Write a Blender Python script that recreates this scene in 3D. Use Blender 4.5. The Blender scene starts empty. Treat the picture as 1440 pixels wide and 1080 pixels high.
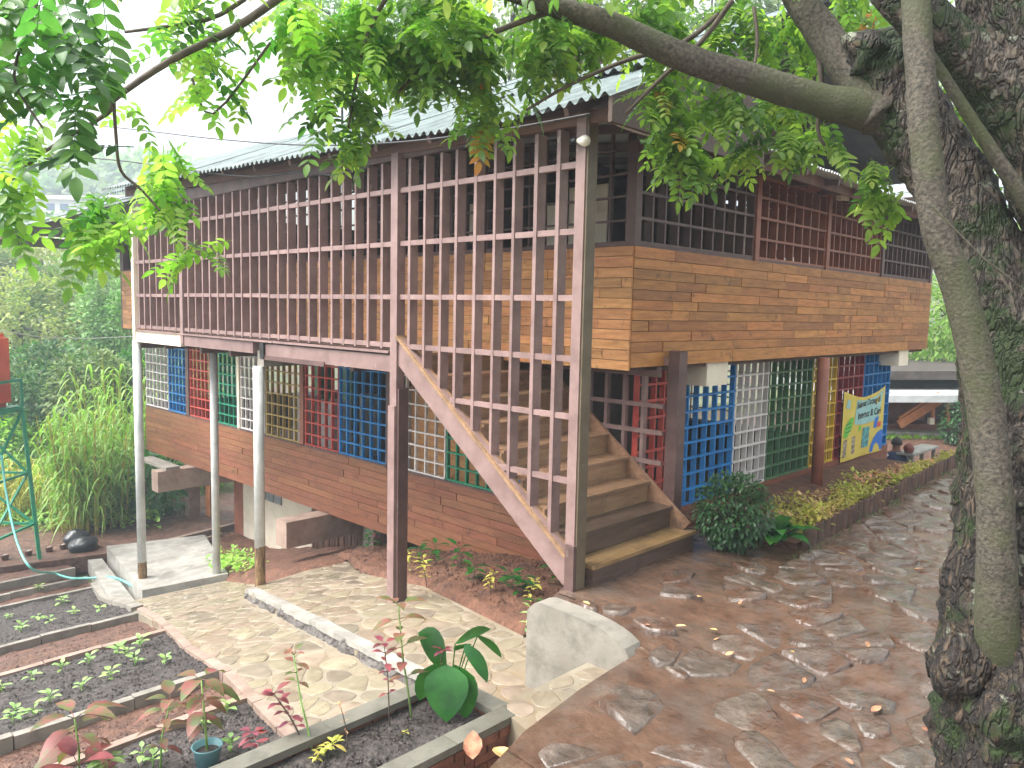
import bpy, bmesh, math, random
from mathutils import Vector, Matrix, noise
random.seed(7)
SC = bpy.context.scene
COL = SC.collection
R = math.radians

# ------------------------------------------------------------------ camera, world, sun, exposure
YAW, PITCH, ROLL, FPX = R(44.09), R(5.4), R(1.22), 1100.0
_f = Vector((math.cos(YAW)*math.cos(PITCH), math.sin(YAW)*math.cos(PITCH), -math.sin(PITCH)))
_r0 = Vector((math.sin(YAW), -math.cos(YAW), 0)); _u0 = _r0.cross(_f)
_r = math.cos(ROLL)*_r0 + math.sin(ROLL)*_u0
_u = -math.sin(ROLL)*_r0 + math.cos(ROLL)*_u0
CAM = Vector((-5.44, -4.43, 2.53))
cd = bpy.data.cameras.new('camera'); cam = bpy.data.objects.new('camera', cd); COL.objects.link(cam)
cam.matrix_world = Matrix(((_r.x, _u.x, -_f.x, CAM.x), (_r.y, _u.y, -_f.y, CAM.y), (_r.z, _u.z, -_f.z, CAM.z), (0, 0, 0, 1)))
cd.sensor_width = 36.0; cd.lens = 36.0*FPX/1440.0; cd.clip_end = 2000; cd.clip_start = 0.05
SC.camera = cam

SUN_EL, SUN_AZ = R(55), R(150)     # azimuth of the sun seen from the scene, counter-clockwise from +X
w = bpy.data.worlds.new('World'); SC.world = w; w.use_nodes = True
nt = w.node_tree; bg = nt.nodes['Background']
sky = nt.nodes.new('ShaderNodeTexSky'); sky.sky_type = 'NISHITA'; sky.sun_disc = False
sky.sun_elevation = SUN_EL; sky.sun_rotation = math.pi/2 - SUN_AZ
sky.air_density = 1.0; sky.dust_density = 6.0; sky.ozone_density = 1.0
hs = nt.nodes.new('ShaderNodeHueSaturation'); hs.inputs['Saturation'].default_value = 0.12; hs.inputs['Value'].default_value = 1.0
nt.links.new(sky.outputs[0], hs.inputs['Color']); nt.links.new(hs.outputs[0], bg.inputs[0])
bg.inputs[1].default_value = 0.15
sl = bpy.data.lights.new('sun', 'SUN'); sl.energy = 1.5; sl.angle = R(35); sl.color = (1.0, 0.97, 0.92)
so = bpy.data.objects.new('sun', sl); COL.objects.link(so)
sd = Vector((math.cos(SUN_EL)*math.cos(SUN_AZ), math.cos(SUN_EL)*math.sin(SUN_AZ), math.sin(SUN_EL)))
so.rotation_euler = sd.to_track_quat('Z', 'Y').to_euler(); so.location = (-6, -4, 20)
SC.view_settings.view_transform = 'Standard'; SC.view_settings.look = 'None'
SC.view_settings.gamma = 1.0; SC.view_settings.use_curve_mapping = False
SC.view_settings.exposure = 1.75
SC.cycles.max_bounces = 6; SC.cycles.transparent_max_bounces = 8
SC.cycles.use_denoising = True

# ------------------------------------------------------------------ pixel helpers (a pixel gives a direction)
def ray(x, y): return _r*((x-720)/FPX) - _u*((y-540)/FPX) + _f
def pd(x, y, d): return CAM + ray(x, y)*d
def hit(x, y, ax, c):
    d = ray(x, y); return CAM + d*((c-CAM[ax])/d[ax])
PY = [-10, 0.3, 2.64, 5.86, 10.36, 11, 60]; PZ = [-.72, -.74, -.87, -1.53, -2.75, -2.9, -2.9]
def prof(Y):
    if Y <= PY[0]: return PZ[0]
    for i in range(len(PY)-1):
        if Y <= PY[i+1]:
            t = (Y-PY[i])/(PY[i+1]-PY[i]); return PZ[i]*(1-t)+PZ[i+1]*t
    return PZ[-1]
def hitg(x, y, off=0.0):
    d = ray(x, y); t = 1.5
    while t < 80:
        p = CAM+d*t
        if p.z < prof(p.y)+off: return p
        t += .01
    return p
def sstep(a, b, x):
    t = max(0.0, min(1.0, (x-a)/(b-a))); return t*t*(3-2*t)
def lin(c): return c/12.92 if c <= .04045 else ((c+.055)/1.055)**2.4
def S(r, g, b): return (lin(r/255), lin(g/255), lin(b/255), 1)

# ------------------------------------------------------------------ materials
MATS = {}
def mat(name, col, col2=None, rough=.6, scale=6, stretch=(1, 1, 1), rnd=.0, hue=.0, bump=.0, bscale=30, detail=6, spec=.5, contrast=(.35, .65),
        wet=None, dirt=None, transl=0, coat=0, bdist=.01, metallic=0, rough2=None):
    m = bpy.data.materials.new(name); m.use_nodes = True
    n, l = m.node_tree.nodes, m.node_tree.links
    p = n['Principled BSDF']; out = n['Material Output']
    tc = n.new('ShaderNodeTexCoord'); oi = n.new('ShaderNodeObjectInfo')
    ml = n.new('ShaderNodeMath'); ml.operation = 'MULTIPLY'; ml.inputs[1].default_value = 37.0; l.new(oi.outputs['Random'], ml.inputs[0])
    mp = n.new('ShaderNodeMapping'); mp.inputs['Scale'].default_value = stretch
    ad = n.new('ShaderNodeVectorMath'); ad.operation = 'ADD'; l.new(tc.outputs['Object'], ad.inputs[0]); l.new(ml.outputs[0], ad.inputs[1])
    l.new(ad.outputs[0], mp.inputs[0])
    no = n.new('ShaderNodeTexNoise'); no.inputs['Scale'].default_value = scale; no.inputs['Detail'].default_value = detail; no.inputs['Roughness'].default_value = .62
    l.new(mp.outputs[0], no.inputs['Vector'])
    cr = n.new('ShaderNodeValToRGB'); cr.color_ramp.elements[0].position, cr.color_ramp.elements[1].position = contrast
    cr.color_ramp.elements[0].color = col; cr.color_ramp.elements[1].color = col2 or col
    l.new(no.outputs['Fac'], cr.inputs[0]); c = cr.outputs[0]
    if rnd or hue:
        h = n.new('ShaderNodeHueSaturation'); l.new(c, h.inputs['Color'])
        mr = n.new('ShaderNodeMapRange'); mr.inputs[3].default_value = 1-rnd; mr.inputs[4].default_value = 1+rnd
        l.new(oi.outputs['Random'], mr.inputs[0]); l.new(mr.outputs[0], h.inputs['Value'])
        if hue:
            fr = n.new('ShaderNodeMath'); fr.operation = 'FRACT'
            m7 = n.new('ShaderNodeMath'); m7.operation = 'MULTIPLY'; m7.inputs[1].default_value = 7.31; l.new(oi.outputs['Random'], m7.inputs[0]); l.new(m7.outputs[0], fr.inputs[0])
            mh = n.new('ShaderNodeMapRange'); mh.inputs[3].default_value = .5-hue; mh.inputs[4].default_value = .5+hue
            l.new(fr.outputs[0], mh.inputs[0]); l.new(mh.outputs[0], h.inputs['Hue'])
        c = h.outputs[0]
    if dirt:   # (colour, scale, lo, hi, stretch)
        d2 = n.new('ShaderNodeTexNoise'); d2.inputs['Scale'].default_value = dirt[1]; d2.inputs['Detail'].default_value = 8; d2.inputs['Roughness'].default_value = .7
        if len(dirt) > 4:
            m2 = n.new('ShaderNodeMapping'); m2.inputs['Scale'].default_value = dirt[4]; l.new(ad.outputs[0], m2.inputs[0]); l.new(m2.outputs[0], d2.inputs['Vector'])
        else: l.new(ad.outputs[0], d2.inputs['Vector'])
        r2 = n.new('ShaderNodeMapRange'); r2.inputs[1].default_value = dirt[2]; r2.inputs[2].default_value = dirt[3]; l.new(d2.outputs['Fac'], r2.inputs[0])
        mx = n.new('ShaderNodeMix'); mx.data_type = 'RGBA'; l.new(r2.outputs[0], mx.inputs[0]); l.new(c, mx.inputs[6]); mx.inputs[7].default_value = dirt[0]; c = mx.outputs[2]
    l.new(c, p.inputs['Base Color'])
    p.inputs['Roughness'].default_value = rough; p.inputs['Specular IOR Level'].default_value = spec; p.inputs['Metallic'].default_value = metallic
    if rough2 is not None:
        rr = n.new('ShaderNodeTexNoise'); rr.inputs['Scale'].default_value = 2.3; rr.inputs['Detail'].default_value = 5; l.new(ad.outputs[0], rr.inputs['Vector'])
        r3 = n.new('ShaderNodeMapRange'); r3.inputs[1].default_value = .38; r3.inputs[2].default_value = .62; r3.inputs[3].default_value = rough; r3.inputs[4].default_value = rough2
        l.new(rr.outputs['Fac'], r3.inputs[0]); l.new(r3.outputs[0], p.inputs['Roughness'])
    if coat: p.inputs['Coat Weight'].default_value = coat; p.inputs['Coat Roughness'].default_value = .12
    if bump:
        bn = n.new('ShaderNodeTexNoise'); bn.inputs['Scale'].default_value = bscale; bn.inputs['Detail'].default_value = 7; l.new(mp.outputs[0], bn.inputs['Vector'])
        bp = n.new('ShaderNodeBump'); bp.inputs['Strength'].default_value = bump; bp.inputs['Distance'].default_value = bdist
        l.new(bn.outputs['Fac'], bp.inputs['Height']); l.new(bp.outputs[0], p.inputs['Normal'])
    if transl:
        t = n.new('ShaderNodeBsdfTranslucent'); g = n.new('ShaderNodeMix'); g.data_type = 'RGBA'; g.blend_type = 'MULTIPLY'; g.inputs[0].default_value = 1
        l.new(c, g.inputs[6]); g.inputs[7].default_value = (1.2, 1.5, .75, 1); l.new(g.outputs[2], t.inputs['Color'])
        ms = n.new('ShaderNodeMixShader'); ms.inputs[0].default_value = transl; l.new(p.outputs[0], ms.inputs[1]); l.new(t.outputs[0], ms.inputs[2]); l.new(ms.outputs[0], out.inputs['Surface'])
    MATS[name] = m; return m

def wood(name, a, b, axis, rnd=.28, rough=.55, dirt=None):
    st = {'X': (1.0, 7, 7), 'Y': (7, 1.0, 7), 'Z': (7, 7, 1.0)}[axis]
    return mat(name, a, b, rough=rough, scale=3.2, stretch=st, rnd=rnd, hue=.007, bump=.45, bscale=7, contrast=(.26, .78), bdist=.004,
               dirt=dirt or ((.05, .025, .015, 1), 4.5, .58, .72))
wood('wood_golden', S(142, 90, 46), S(198, 136, 76), 'X', .27)
wood('wood_tan', S(168, 112, 68), S(220, 164, 108), 'Y', .24)
wood('wood_red_y', S(106, 66, 48), S(148, 96, 70), 'Y', .15, .40)
wood('wood_red_x', S(112, 68, 52), S(150, 96, 72), 'X', .18, .42)
wood('wood_dark', S(58, 38, 30), S(92, 64, 50), 'Y', .2)
wood('wood_stair', S(122, 92, 68), S(162, 128, 98), 'X', .18, .5, ((.06, .045, .035, 1), 3.0, .52, .75))
wood('wood_step', S(124, 94, 62), S(168, 134, 94), 'X', .1, .35, ((.07, .045, .025, 1), 3.0, .5, .72))
wood('wood_step_dark', S(66, 50, 42), S(104, 84, 72), 'X', .2, .35)
def paint(name, c, c2, chip=(.5, .43, .4, 1), rough=.5):
    return mat(name, c, c2, rough=rough, scale=4, rnd=.09, bump=.25, bscale=40, bdist=.003, dirt=(chip, 9, .66, .74, (1, 1, .35)))
paint('mauve', S(122, 98, 94), S(146, 120, 115))
paint('mauve_dark', S(84, 63, 60), S(104, 80, 75), (.3, .25, .22, 1))
paint('post_olive', S(92, 80, 62), S(112, 98, 78), (.3, .25, .22, 1))
paint('brick_paint', S(128, 76, 58), S(150, 94, 74))
paint('grid_white', S(196, 190, 186), S(218, 212, 208), (.5, .46, .44, 1))
paint('grid_blue', S(14, 104, 168), S(34, 132, 200), (.05, .2, .35, 1))
paint('grid_red', S(166, 58, 50), S(192, 84, 72), (.3, .1, .08, 1))
paint('grid_green', S(14, 112, 84), S(34, 138, 102), (.05, .2, .15, 1))
paint('grid_leaf', S(60, 98, 64), S(82, 122, 84), (.1, .2, .1, 1))
paint('grid_yellow', S(190, 152, 40), S(214, 178, 62), (.3, .25, .1, 1))
paint('grid_ochre', S(150, 124, 60), S(172, 146, 84), (.3, .25, .1, 1))
paint('grid_maroon', S(130, 44, 52), S(156, 62, 66), (.2, .06, .06, 1))
paint('cream', S(226, 214, 190), S(238, 228, 208))
mat('pole_white', S(176, 180, 176), S(206, 208, 204), rough=.4, scale=3, bump=.1, bscale=30, dirt=(S(150, 140, 120), 5, .62, .8, (1, 1, .3)))
mat('pole_rust', S(92, 66, 40), S(150, 122, 84), rough=.8, scale=14, stretch=(1, 1, .3), bump=.6, bscale=40, dirt=((.03, .02, .012, 1), 12, .5, .62, (1, 1, .25)))
mat('fascia', S(96, 66, 56), S(126, 92, 80), rough=.6, scale=3, stretch=(1, .2, 1), rnd=.1, bump=.2, bscale=14)
mat('roof_sheet', S(92, 106, 105), S(128, 140, 137), rough=.38, scale=2.0, rnd=.07, bump=.1, bscale=30, metallic=.0, spec=.6, dirt=(S(60, 66, 62), 1.6, .5, .7, (.4, 3, 1)))
mat('roof_white', S(168, 172, 172), S(192, 195, 194), rough=.45, scale=3, rnd=.05)
mat('roof_dark', S(60, 54, 50), S(84, 76, 70), rough=.8, scale=3)
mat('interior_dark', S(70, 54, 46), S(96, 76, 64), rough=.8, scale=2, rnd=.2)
mat('concrete', S(112, 107, 98), S(146, 140, 130), rough=.7, scale=5, bump=.4, bscale=30, rnd=.06, dirt=(S(110, 100, 88), 2.5, .55, .75))
mat('concrete_pale', S(134, 131, 124), S(166, 162, 154), rough=.55, scale=4, bump=.25, bscale=40, dirt=(S(112, 106, 98), 2.2, .5, .72))
mat('concrete_pink', S(128, 108, 96), S(158, 136, 122), rough=.7, scale=4, bump=.3, bscale=30, rnd=.05, dirt=(S(120, 96, 80), 3, .58, .75))
mat('coping_grey', S(92, 90, 80), S(122, 119, 108), rough=.55, scale=5, bump=.3, bscale=30, rnd=.06, dirt=(S(66, 64, 52), 2.5, .52, .72))
mat('concrete_rough', S(70, 65, 62), S(112, 106, 102), rough=.9, scale=14, bump=1.0, bscale=22, bdist=.04)
mat('plaster_cream', S(196, 184, 164), S(216, 206, 188), rough=.7, scale=2, bump=.1, dirt=(S(150, 128, 104), 2.0, .6, .8))
mat('soil_red', S(72, 48, 38), S(112, 80, 64), rough=.75, scale=9, bump=1, bscale=26, bdist=.03, rough2=.5, dirt=(S(58, 40, 32), 4, .5, .7))
mat('soil_black', S(46, 41, 40), S(84, 76, 72), rough=.8, scale=16, bump=1, bscale=34, bdist=.035, dirt=(S(30, 26, 26), 5, .5, .7))
mat('soil_brown', S(84, 54, 40), S(126, 86, 64), rough=.85, scale=12, bump=1, bscale=26, bdist=.04, dirt=(S(56, 38, 30), 6, .5, .66))
mat('terrain', S(62, 66, 38), S(96, 104, 58), rough=.95, scale=.8, bump=.6, bscale=6, dirt=(S(96, 68, 50), .35, .5, .6))
mat('path_mud', S(78, 57, 45), S(112, 87, 71), rough=.05, scale=3.2, bump=.8, bscale=4.0, bdist=.08, detail=9, spec=.7, rough2=.26, dirt=(S(98, 84, 74), 2.6, .48, .64))
mat('path_stone', S(78, 67, 58), S(114, 101, 91), rough=.06, scale=5, bump=1.0, bscale=5, bdist=.09, rnd=.16, hue=.008, spec=.7, rough2=.28, dirt=(S(92, 66, 51), 2.4, .47, .60))
mat('walk_mortar', S(130, 121, 105), S(150, 140, 123), rough=.2, scale=3, bump=.1, bscale=30, spec=.5, rough2=.55, dirt=(S(132, 114, 90), 1.1, .46, .66))
mat('walk_stone', S(127, 115, 97), S(149, 136, 116), rough=.18, scale=7, bump=.12, bscale=30, rnd=.13, hue=.02, spec=.5, rough2=.5, dirt=(S(120, 108, 90), 2.0, .5, .7))
mat('walk_stone_grey', S(116, 107, 92), S(134, 124, 108), rough=.2, scale=7, bump=.12, bscale=30, rnd=.12, hue=.015, spec=.5)
mat('brick', S(104, 66, 52), S(140, 92, 74), rough=.75, scale=9, rnd=.2, bump=.5, bscale=30)
mat('tile_edge', S(70, 50, 42), S(108, 78, 62), rough=.7, scale=6, rnd=.2, bump=.4, bscale=26, dirt=(S(44, 40, 28), 3, .5, .66))
def barkmat(name, dark, mid, light, moss, moss_lo, crack=7.0, lich=.64):
    m = bpy.data.materials.new(name); m.use_nodes = True; n, l = m.node_tree.nodes, m.node_tree.links; p = n['Principled BSDF']; MATS[name] = m
    tc = n.new('ShaderNodeTexCoord'); mp = n.new('ShaderNodeMapping'); mp.inputs['Scale'].default_value = (1, 1, .38); l.new(tc.outputs['Object'], mp.inputs[0])
    wn = n.new('ShaderNodeTexNoise'); wn.inputs['Scale'].default_value = 6; wn.inputs['Detail'].default_value = 5; l.new(mp.outputs[0], wn.inputs['Vector'])
    mx = n.new('ShaderNodeVectorMath'); mx.operation = 'MULTIPLY_ADD'; mx.inputs[1].default_value = (.4, .4, .4); l.new(wn.outputs['Color'], mx.inputs[0]); l.new(mp.outputs[0], mx.inputs[2])
    vo = n.new('ShaderNodeTexVoronoi'); vo.feature = 'DISTANCE_TO_EDGE'; vo.inputs['Scale'].default_value = crack; l.new(mx.outputs[0], vo.inputs['Vector'])
    cr = n.new('ShaderNodeMapRange'); cr.inputs[1].default_value = 0; cr.inputs[2].default_value = .22; l.new(vo.outputs['Distance'], cr.inputs[0])
    fn = n.new('ShaderNodeTexNoise'); fn.inputs['Scale'].default_value = 22; fn.inputs['Detail'].default_value = 10; fn.inputs['Roughness'].default_value = .72; l.new(mp.outputs[0], fn.inputs['Vector'])
    ra_ = n.new('ShaderNodeValToRGB'); e = ra_.color_ramp.elements; e[0].position, e[0].color = .33, dark; e[1].position, e[1].color = .68, light; x = e.new(.5); x.color = mid; l.new(fn.outputs['Fac'], ra_.inputs[0])
    def mix(fac, a, b, lo=None, hi=None):
        q = n.new('ShaderNodeMix'); q.data_type = 'RGBA'
        if lo is not None:
            r_ = n.new('ShaderNodeMapRange'); r_.inputs[1].default_value = lo; r_.inputs[2].default_value = hi; l.new(fac, r_.inputs[0]); fac = r_.outputs[0]
        l.new(fac, q.inputs[0])
        for s_, v in ((6, a), (7, b)):
            if isinstance(v, tuple): q.inputs[s_].default_value = v
            else: l.new(v, q.inputs[s_])
        return q.outputs[2]
    dk_ = n.new('ShaderNodeMix'); dk_.data_type = 'RGBA'; dk_.inputs[0].default_value = .55; l.new(ra_.outputs[0], dk_.inputs[6]); dk_.inputs[7].default_value = dark
    c = mix(cr.outputs[0], dk_.outputs[2], ra_.outputs[0])
    n2 = n.new('ShaderNodeTexNoise'); n2.inputs['Scale'].default_value = 3.1; n2.inputs['Detail'].default_value = 9; n2.inputs['Roughness'].default_value = .7; l.new(tc.outputs['Object'], n2.inputs['Vector'])
    c = mix(n2.outputs['Fac'], c, moss, moss_lo, moss_lo+.07)
    n3 = n.new('ShaderNodeTexNoise'); n3.inputs['Scale'].default_value = 8.5; n3.inputs['Detail'].default_value = 5; l.new(tc.outputs['Object'], n3.inputs['Vector'])
    c = mix(n3.outputs['Fac'], c, S(120, 122, 106), lich, lich+.03)
    l.new(c, p.inputs['Base Color']); p.inputs['Roughness'].default_value = .72
    ad = n.new('ShaderNodeMath'); ad.operation = 'MULTIPLY_ADD'; ad.inputs[1].default_value = .6; l.new(fn.outputs['Fac'], ad.inputs[0]); l.new(cr.outputs[0], ad.inputs[2])
    bp_ = n.new('ShaderNodeBump'); bp_.inputs['Strength'].default_value = 1; bp_.inputs['Distance'].default_value = .03; l.new(ad.outputs[0], bp_.inputs['Height']); l.new(bp_.outputs[0], p.inputs['Normal'])
barkmat('bark', S(36, 31, 28), S(80, 70, 60), S(124, 110, 94), S(38, 54, 14), .49, 17, .65)
barkmat('bark_base', S(22, 19, 17), S(56, 47, 40), S(106, 86, 64), S(38, 56, 12), .52, 16, .65)
mat('bark_smooth', S(46, 42, 36), S(92, 85, 73), rough=.85, scale=48, bump=.7, bscale=60, bdist=.012, dirt=(S(66, 70, 44), 2.0, .46, .62))
mat('twig', S(72, 62, 54), S(100, 88, 78), rough=.8, scale=12)
mat('leaf_canopy', S(108, 148, 64), S(162, 194, 98), rough=.38, scale=5, rnd=.25, hue=.02, transl=.6, spec=.4, contrast=(.3, .7))
mat('leaf_canopy_pale', S(136, 174, 70), S(190, 212, 110), rough=.38, scale=5, rnd=.2, hue=.02, transl=.6, spec=.5)
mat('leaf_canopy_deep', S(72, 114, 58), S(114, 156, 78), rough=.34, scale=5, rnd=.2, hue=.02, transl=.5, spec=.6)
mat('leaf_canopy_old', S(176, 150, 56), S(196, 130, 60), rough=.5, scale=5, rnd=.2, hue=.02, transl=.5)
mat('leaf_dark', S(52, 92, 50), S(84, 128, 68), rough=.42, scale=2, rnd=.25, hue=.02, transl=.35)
mat('leaf_gloss', S(26, 74, 28), S(52, 112, 40), rough=.25, scale=3, rnd=.2, hue=.015, transl=.22, spec=.6)
mat('leaf_seed', S(120, 156, 84), S(172, 200, 130), rough=.5, scale=8, rnd=.2, hue=.02, transl=.35)
mat('leaf_yellow', S(146, 146, 58), S(206, 196, 100), rough=.6, scale=9, rnd=.2, hue=.03, transl=.35)
mat('leaf_maroon', S(104, 44, 56), S(158, 84, 90), rough=.5, scale=6, rnd=.25, hue=.02, transl=.3)
mat('leaf_coleus', S(92, 104, 58), S(140, 84, 78), rough=.5, scale=9, rnd=.2, hue=.02, transl=.3, contrast=(.42, .58))
mat('leaf_grass', S(112, 156, 62), S(168, 200, 100), rough=.5, scale=3, rnd=.2, transl=.4)
mat('leaf_bush', S(34, 66, 36), S(66, 104, 58), rough=.35, scale=9, rnd=.2, transl=.25, spec=.6)
mat('leaf_far', S(96, 126, 74), S(154, 176, 112), rough=.7, scale=.6, rnd=.28, hue=.03, transl=.3)  # distance haze put into the colour, greens lightened
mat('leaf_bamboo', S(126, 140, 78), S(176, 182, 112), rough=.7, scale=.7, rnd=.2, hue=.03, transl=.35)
mat('leaf_dead', S(150, 104, 66), S(200, 164, 116), rough=.7, scale=12, rnd=.25, hue=.03)
mat('tank_orange', S(188, 66, 30), S(214, 92, 48), rough=.4, scale=2)
mat('steel_green', S(10, 126, 92), S(26, 148, 110), rough=.45, scale=4, dirt=((.1, .06, .03, 1), 6, .62, .72))
mat('hose', S(86, 170, 160), S(120, 196, 184), rough=.35, scale=3)
mat('black_plastic', S(20, 21, 23), S(38, 40, 43), rough=.32, scale=8, bump=.6, bscale=12, bdist=.03)
mat('pot_brown', S(96, 68, 58), S(124, 92, 78), rough=.6, scale=8)
mat('pot_teal', S(96, 150, 158), S(126, 176, 180), rough=.4, scale=4)
mat('cable', S(40, 40, 42), S(60, 60, 60), rough=.5)
mat('cable_pale', S(196, 196, 192), S(214, 214, 210), rough=.5)
mat('bulb_glass', S(232, 228, 214), S(240, 236, 224), rough=.2, spec=.6)
mat('skin', S(120, 82, 60), S(140, 98, 74), rough=.6)
mat('hair', S(26, 22, 22), S(42, 36, 34), rough=.6, scale=30)
mat('navy', S(32, 42, 70), S(46, 58, 92), rough=.8, scale=10)
mat('white_cloth', S(206, 208, 214), S(226, 228, 232), rough=.8, scale=10)
mat('bag_brown', S(104, 52, 44), S(130, 72, 60), rough=.6, scale=8)
mat('ban_yellow', S(208, 184, 70), S(220, 198, 92), rough=.5, scale=2)
mat('ban_teal', S(140, 190, 186), S(158, 204, 200), rough=.5)
mat('ban_blue', S(18, 104, 196), S(28, 116, 206), rough=.5)
mat('ban_green', S(96, 186, 66), S(108, 196, 80), rough=.5)
mat('ban_black', S(26, 28, 30), S(34, 36, 38), rough=.5)
mat('ban_red', S(206, 74, 52), S(214, 90, 66), rough=.5)
mat('ban_photo', S(70, 62, 58), S(196, 178, 160), rough=.5, scale=26, contrast=(.4, .6))
mat('ban_photo_teal', S(60, 80, 90), S(90, 190, 190), rough=.5, scale=20, contrast=(.4, .6))
mat('house_wall', S(196, 194, 190), S(214, 212, 206), rough=.8)
mat('house_roof', S(150, 146, 144), S(176, 172, 168), rough=.7)
mat('window_blue', S(60, 84, 120), S(84, 108, 140), rough=.2)
mat('louvre', S(112, 118, 122), S(140, 146, 148), rough=.4)
mat('log', S(84, 60, 50), S(124, 94, 80), rough=.85, scale=7, stretch=(1, 1, .4), rnd=.2, bump=.8, bscale=16, bdist=.02)
mat('orange_wood', S(196, 122, 76), S(216, 146, 98), rough=.6, scale=4)

# ------------------------------------------------------------------ mesh helpers
class MB:
    def __init__(s): s.v, s.f = [], []
    def box(s, x0, x1, y0, y1, z0, z1):
        b = len(s.v); s.v += [(x, y, z) for z in (z0, z1) for y in (y0, y1) for x in (x0, x1)]
        s.f += [tuple(b+i for i in q) for q in ((0, 2, 3, 1), (4, 5, 7, 6), (0, 1, 5, 4), (2, 6, 7, 3), (0, 4, 6, 2), (1, 3, 7, 5))]; return s
    def beam(s, p, q, w, h, up=(0, 0, 1)):
        p, q = Vector(p), Vector(q); d = (q-p).normalized(); up = Vector(up)
        sd_ = d.cross(up).normalized()*(w/2); u2 = sd_.cross(d).normalized()*(h/2); b = len(s.v)
        for e in (p, q): s.v += [tuple(e+a*sd_+c*u2) for a, c in ((-1, -1), (1, -1), (1, 1), (-1, 1))]
        s.f += [tuple(b+i for i in k) for k in ((3, 2, 1, 0), (4, 5, 6, 7), (0, 1, 5, 4), (1, 2, 6, 5), (2, 3, 7, 6), (3, 0, 4, 7))]; return s
    def tube(s, pts, rad, n=8, cap=True, wob=0, wf=3.0):
        pts = [Vector(p) for p in pts]; b = len(s.v); k = len(pts)
        if not hasattr(rad, '__len__'): rad = [rad]*k
        a = Vector((0, 0, 1)); t0 = (pts[1]-pts[0]).normalized()
        if abs(t0.dot(a)) > .95: a = Vector((1, 0, 0))
        x = t0.cross(a).normalized()
        for i, p in enumerate(pts):
            t = (pts[min(i+1, k-1)]-pts[max(i-1, 0)]).normalized(); x = (x-t*x.dot(t)).normalized(); y = t.cross(x)
            for j in range(n):
                an = 2*math.pi*j/n; dv = x*math.cos(an)+y*math.sin(an); rr = rad[i]
                if wob:
                    q = p+dv*rr; rr *= 1+wob*(noise.noise(q*wf)+.6*noise.noise(q*wf*2.7)+.35*noise.noise(q*wf*6))
                s.v.append(tuple(p+dv*rr))
        for i in range(k-1):
            for j in range(n):
                a0, a1 = b+i*n+j, b+i*n+(j+1) % n; s.f.append((a0, a1, a1+n, a0+n))
        if cap: s.f.append(tuple(b+j for j in reversed(range(n)))); s.f.append(tuple(b+(k-1)*n+j for j in range(n)))
        return s
    def prism(s, poly, z0, z1):   # poly ccw in XY; z may be a function of (x, y)
        b = len(s.v); n = len(poly); g = lambda z, x, y: z(x, y) if callable(z) else z
        s.v += [(x, y, g(z0, x, y)) for x, y in poly]+[(x, y, g(z1, x, y)) for x, y in poly]
        s.f.append(tuple(b+i for i in reversed(range(n)))); s.f.append(tuple(b+n+i for i in range(n)))
        s.f += [(b+i, b+(i+1) % n, b+n+(i+1) % n, b+n+i) for i in range(n)]; return s
    def strip(s, pts, wid, side=None, fold=0.0):  # curved blade
        pts = [Vector(p) for p in pts]; b = len(s.v); k = len(pts)
        for i, p in enumerate(pts):
            t = (pts[min(i+1, k-1)]-pts[max(i-1, 0)]).normalized(); sdv = side if side else t.cross(Vector((0, 0, 1)))
            sdv = sdv.normalized() if sdv.length > 1e-4 else Vector((1, 0, 0)); nn = sdv.cross(t)
            s.v += [tuple(p-sdv*wid[i]+nn*fold*wid[i]), tuple(p), tuple(p+sdv*wid[i]+nn*fold*wid[i])]
        for i in range(k-1):
            o = b+i*3; s.f += [(o, o+1, o+4, o+3), (o+1, o+2, o+5, o+4)]
        return s
    def leaf(s, o, d, up, L, W, droop=.15, fold=.18, lo=False):  # folded leaf blade
        o, d, up = Vector(o), Vector(d).normalized(), Vector(up)
        sd_ = d.cross(up); sd_ = sd_.normalized() if sd_.length > 1e-3 else Vector((1, 0, 0)); nn = sd_.cross(d); b = len(s.v)
        dz = nn*(-droop*L)
        P = lambda a, w_, q: tuple(o+d*(L*a)+sd_*(W*w_)+dz*q+nn*(abs(w_)*W*fold))
        sec = ((.33, .5, .12), (.7, .36, .5)) if lo else ((.13, .30, .02), (.34, .49, .12), (.58, .46, .33), (.82, .26, .66))
        s.v.append(P(0, 0, 0))
        for a, w_, q in sec: s.v += [P(a, -w_, q), P(a, 0, q), P(a, w_, q)]
        s.v.append(P(1, 0, 1)); k = len(sec); e = b+1+3*k
        s.f += [(b, b+2, b+1), (b, b+3, b+2)]
        for i in range(k-1): c = b+1+3*i; s.f += [(c, c+1, c+4, c+3), (c+1, c+2, c+5, c+4)]
        c = b+1+3*(k-1); s.f += [(c, c+1, e), (c+1, c+2, e)]; return s
    def lathe(s, prof_, n=14, c=(0, 0, 0)):
        b = len(s.v); c = Vector(c)
        for r_, z_ in prof_:
            for j in range(n): a = 2*math.pi*j/n; s.v.append((c.x+r_*math.cos(a), c.y+r_*math.sin(a), c.z+z_))
        for i in range(len(prof_)-1):
            for j in range(n): a0, a1 = b+i*n+j, b+i*n+(j+1) % n; s.f.append((a0, a1, a1+n, a0+n))
        s.f.append(tuple(b+j for j in reversed(range(n)))); s.f.append(tuple(b+(len(prof_)-1)*n+j for j in range(n))); return s
    def mesh(s, name, m=None, smooth=False):
        me = bpy.data.meshes.new(name); me.from_pydata([tuple(v) for v in s.v], [], s.f)
        if m: me.materials.append(MATS[m])
        if smooth: me.polygons.foreach_set('use_smooth', [True]*len(me.polygons))
        me.update(); return me
    def build(s, name, m, parent=None, smooth=False):
        return link(name, s.mesh(name, m, smooth), parent)
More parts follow.
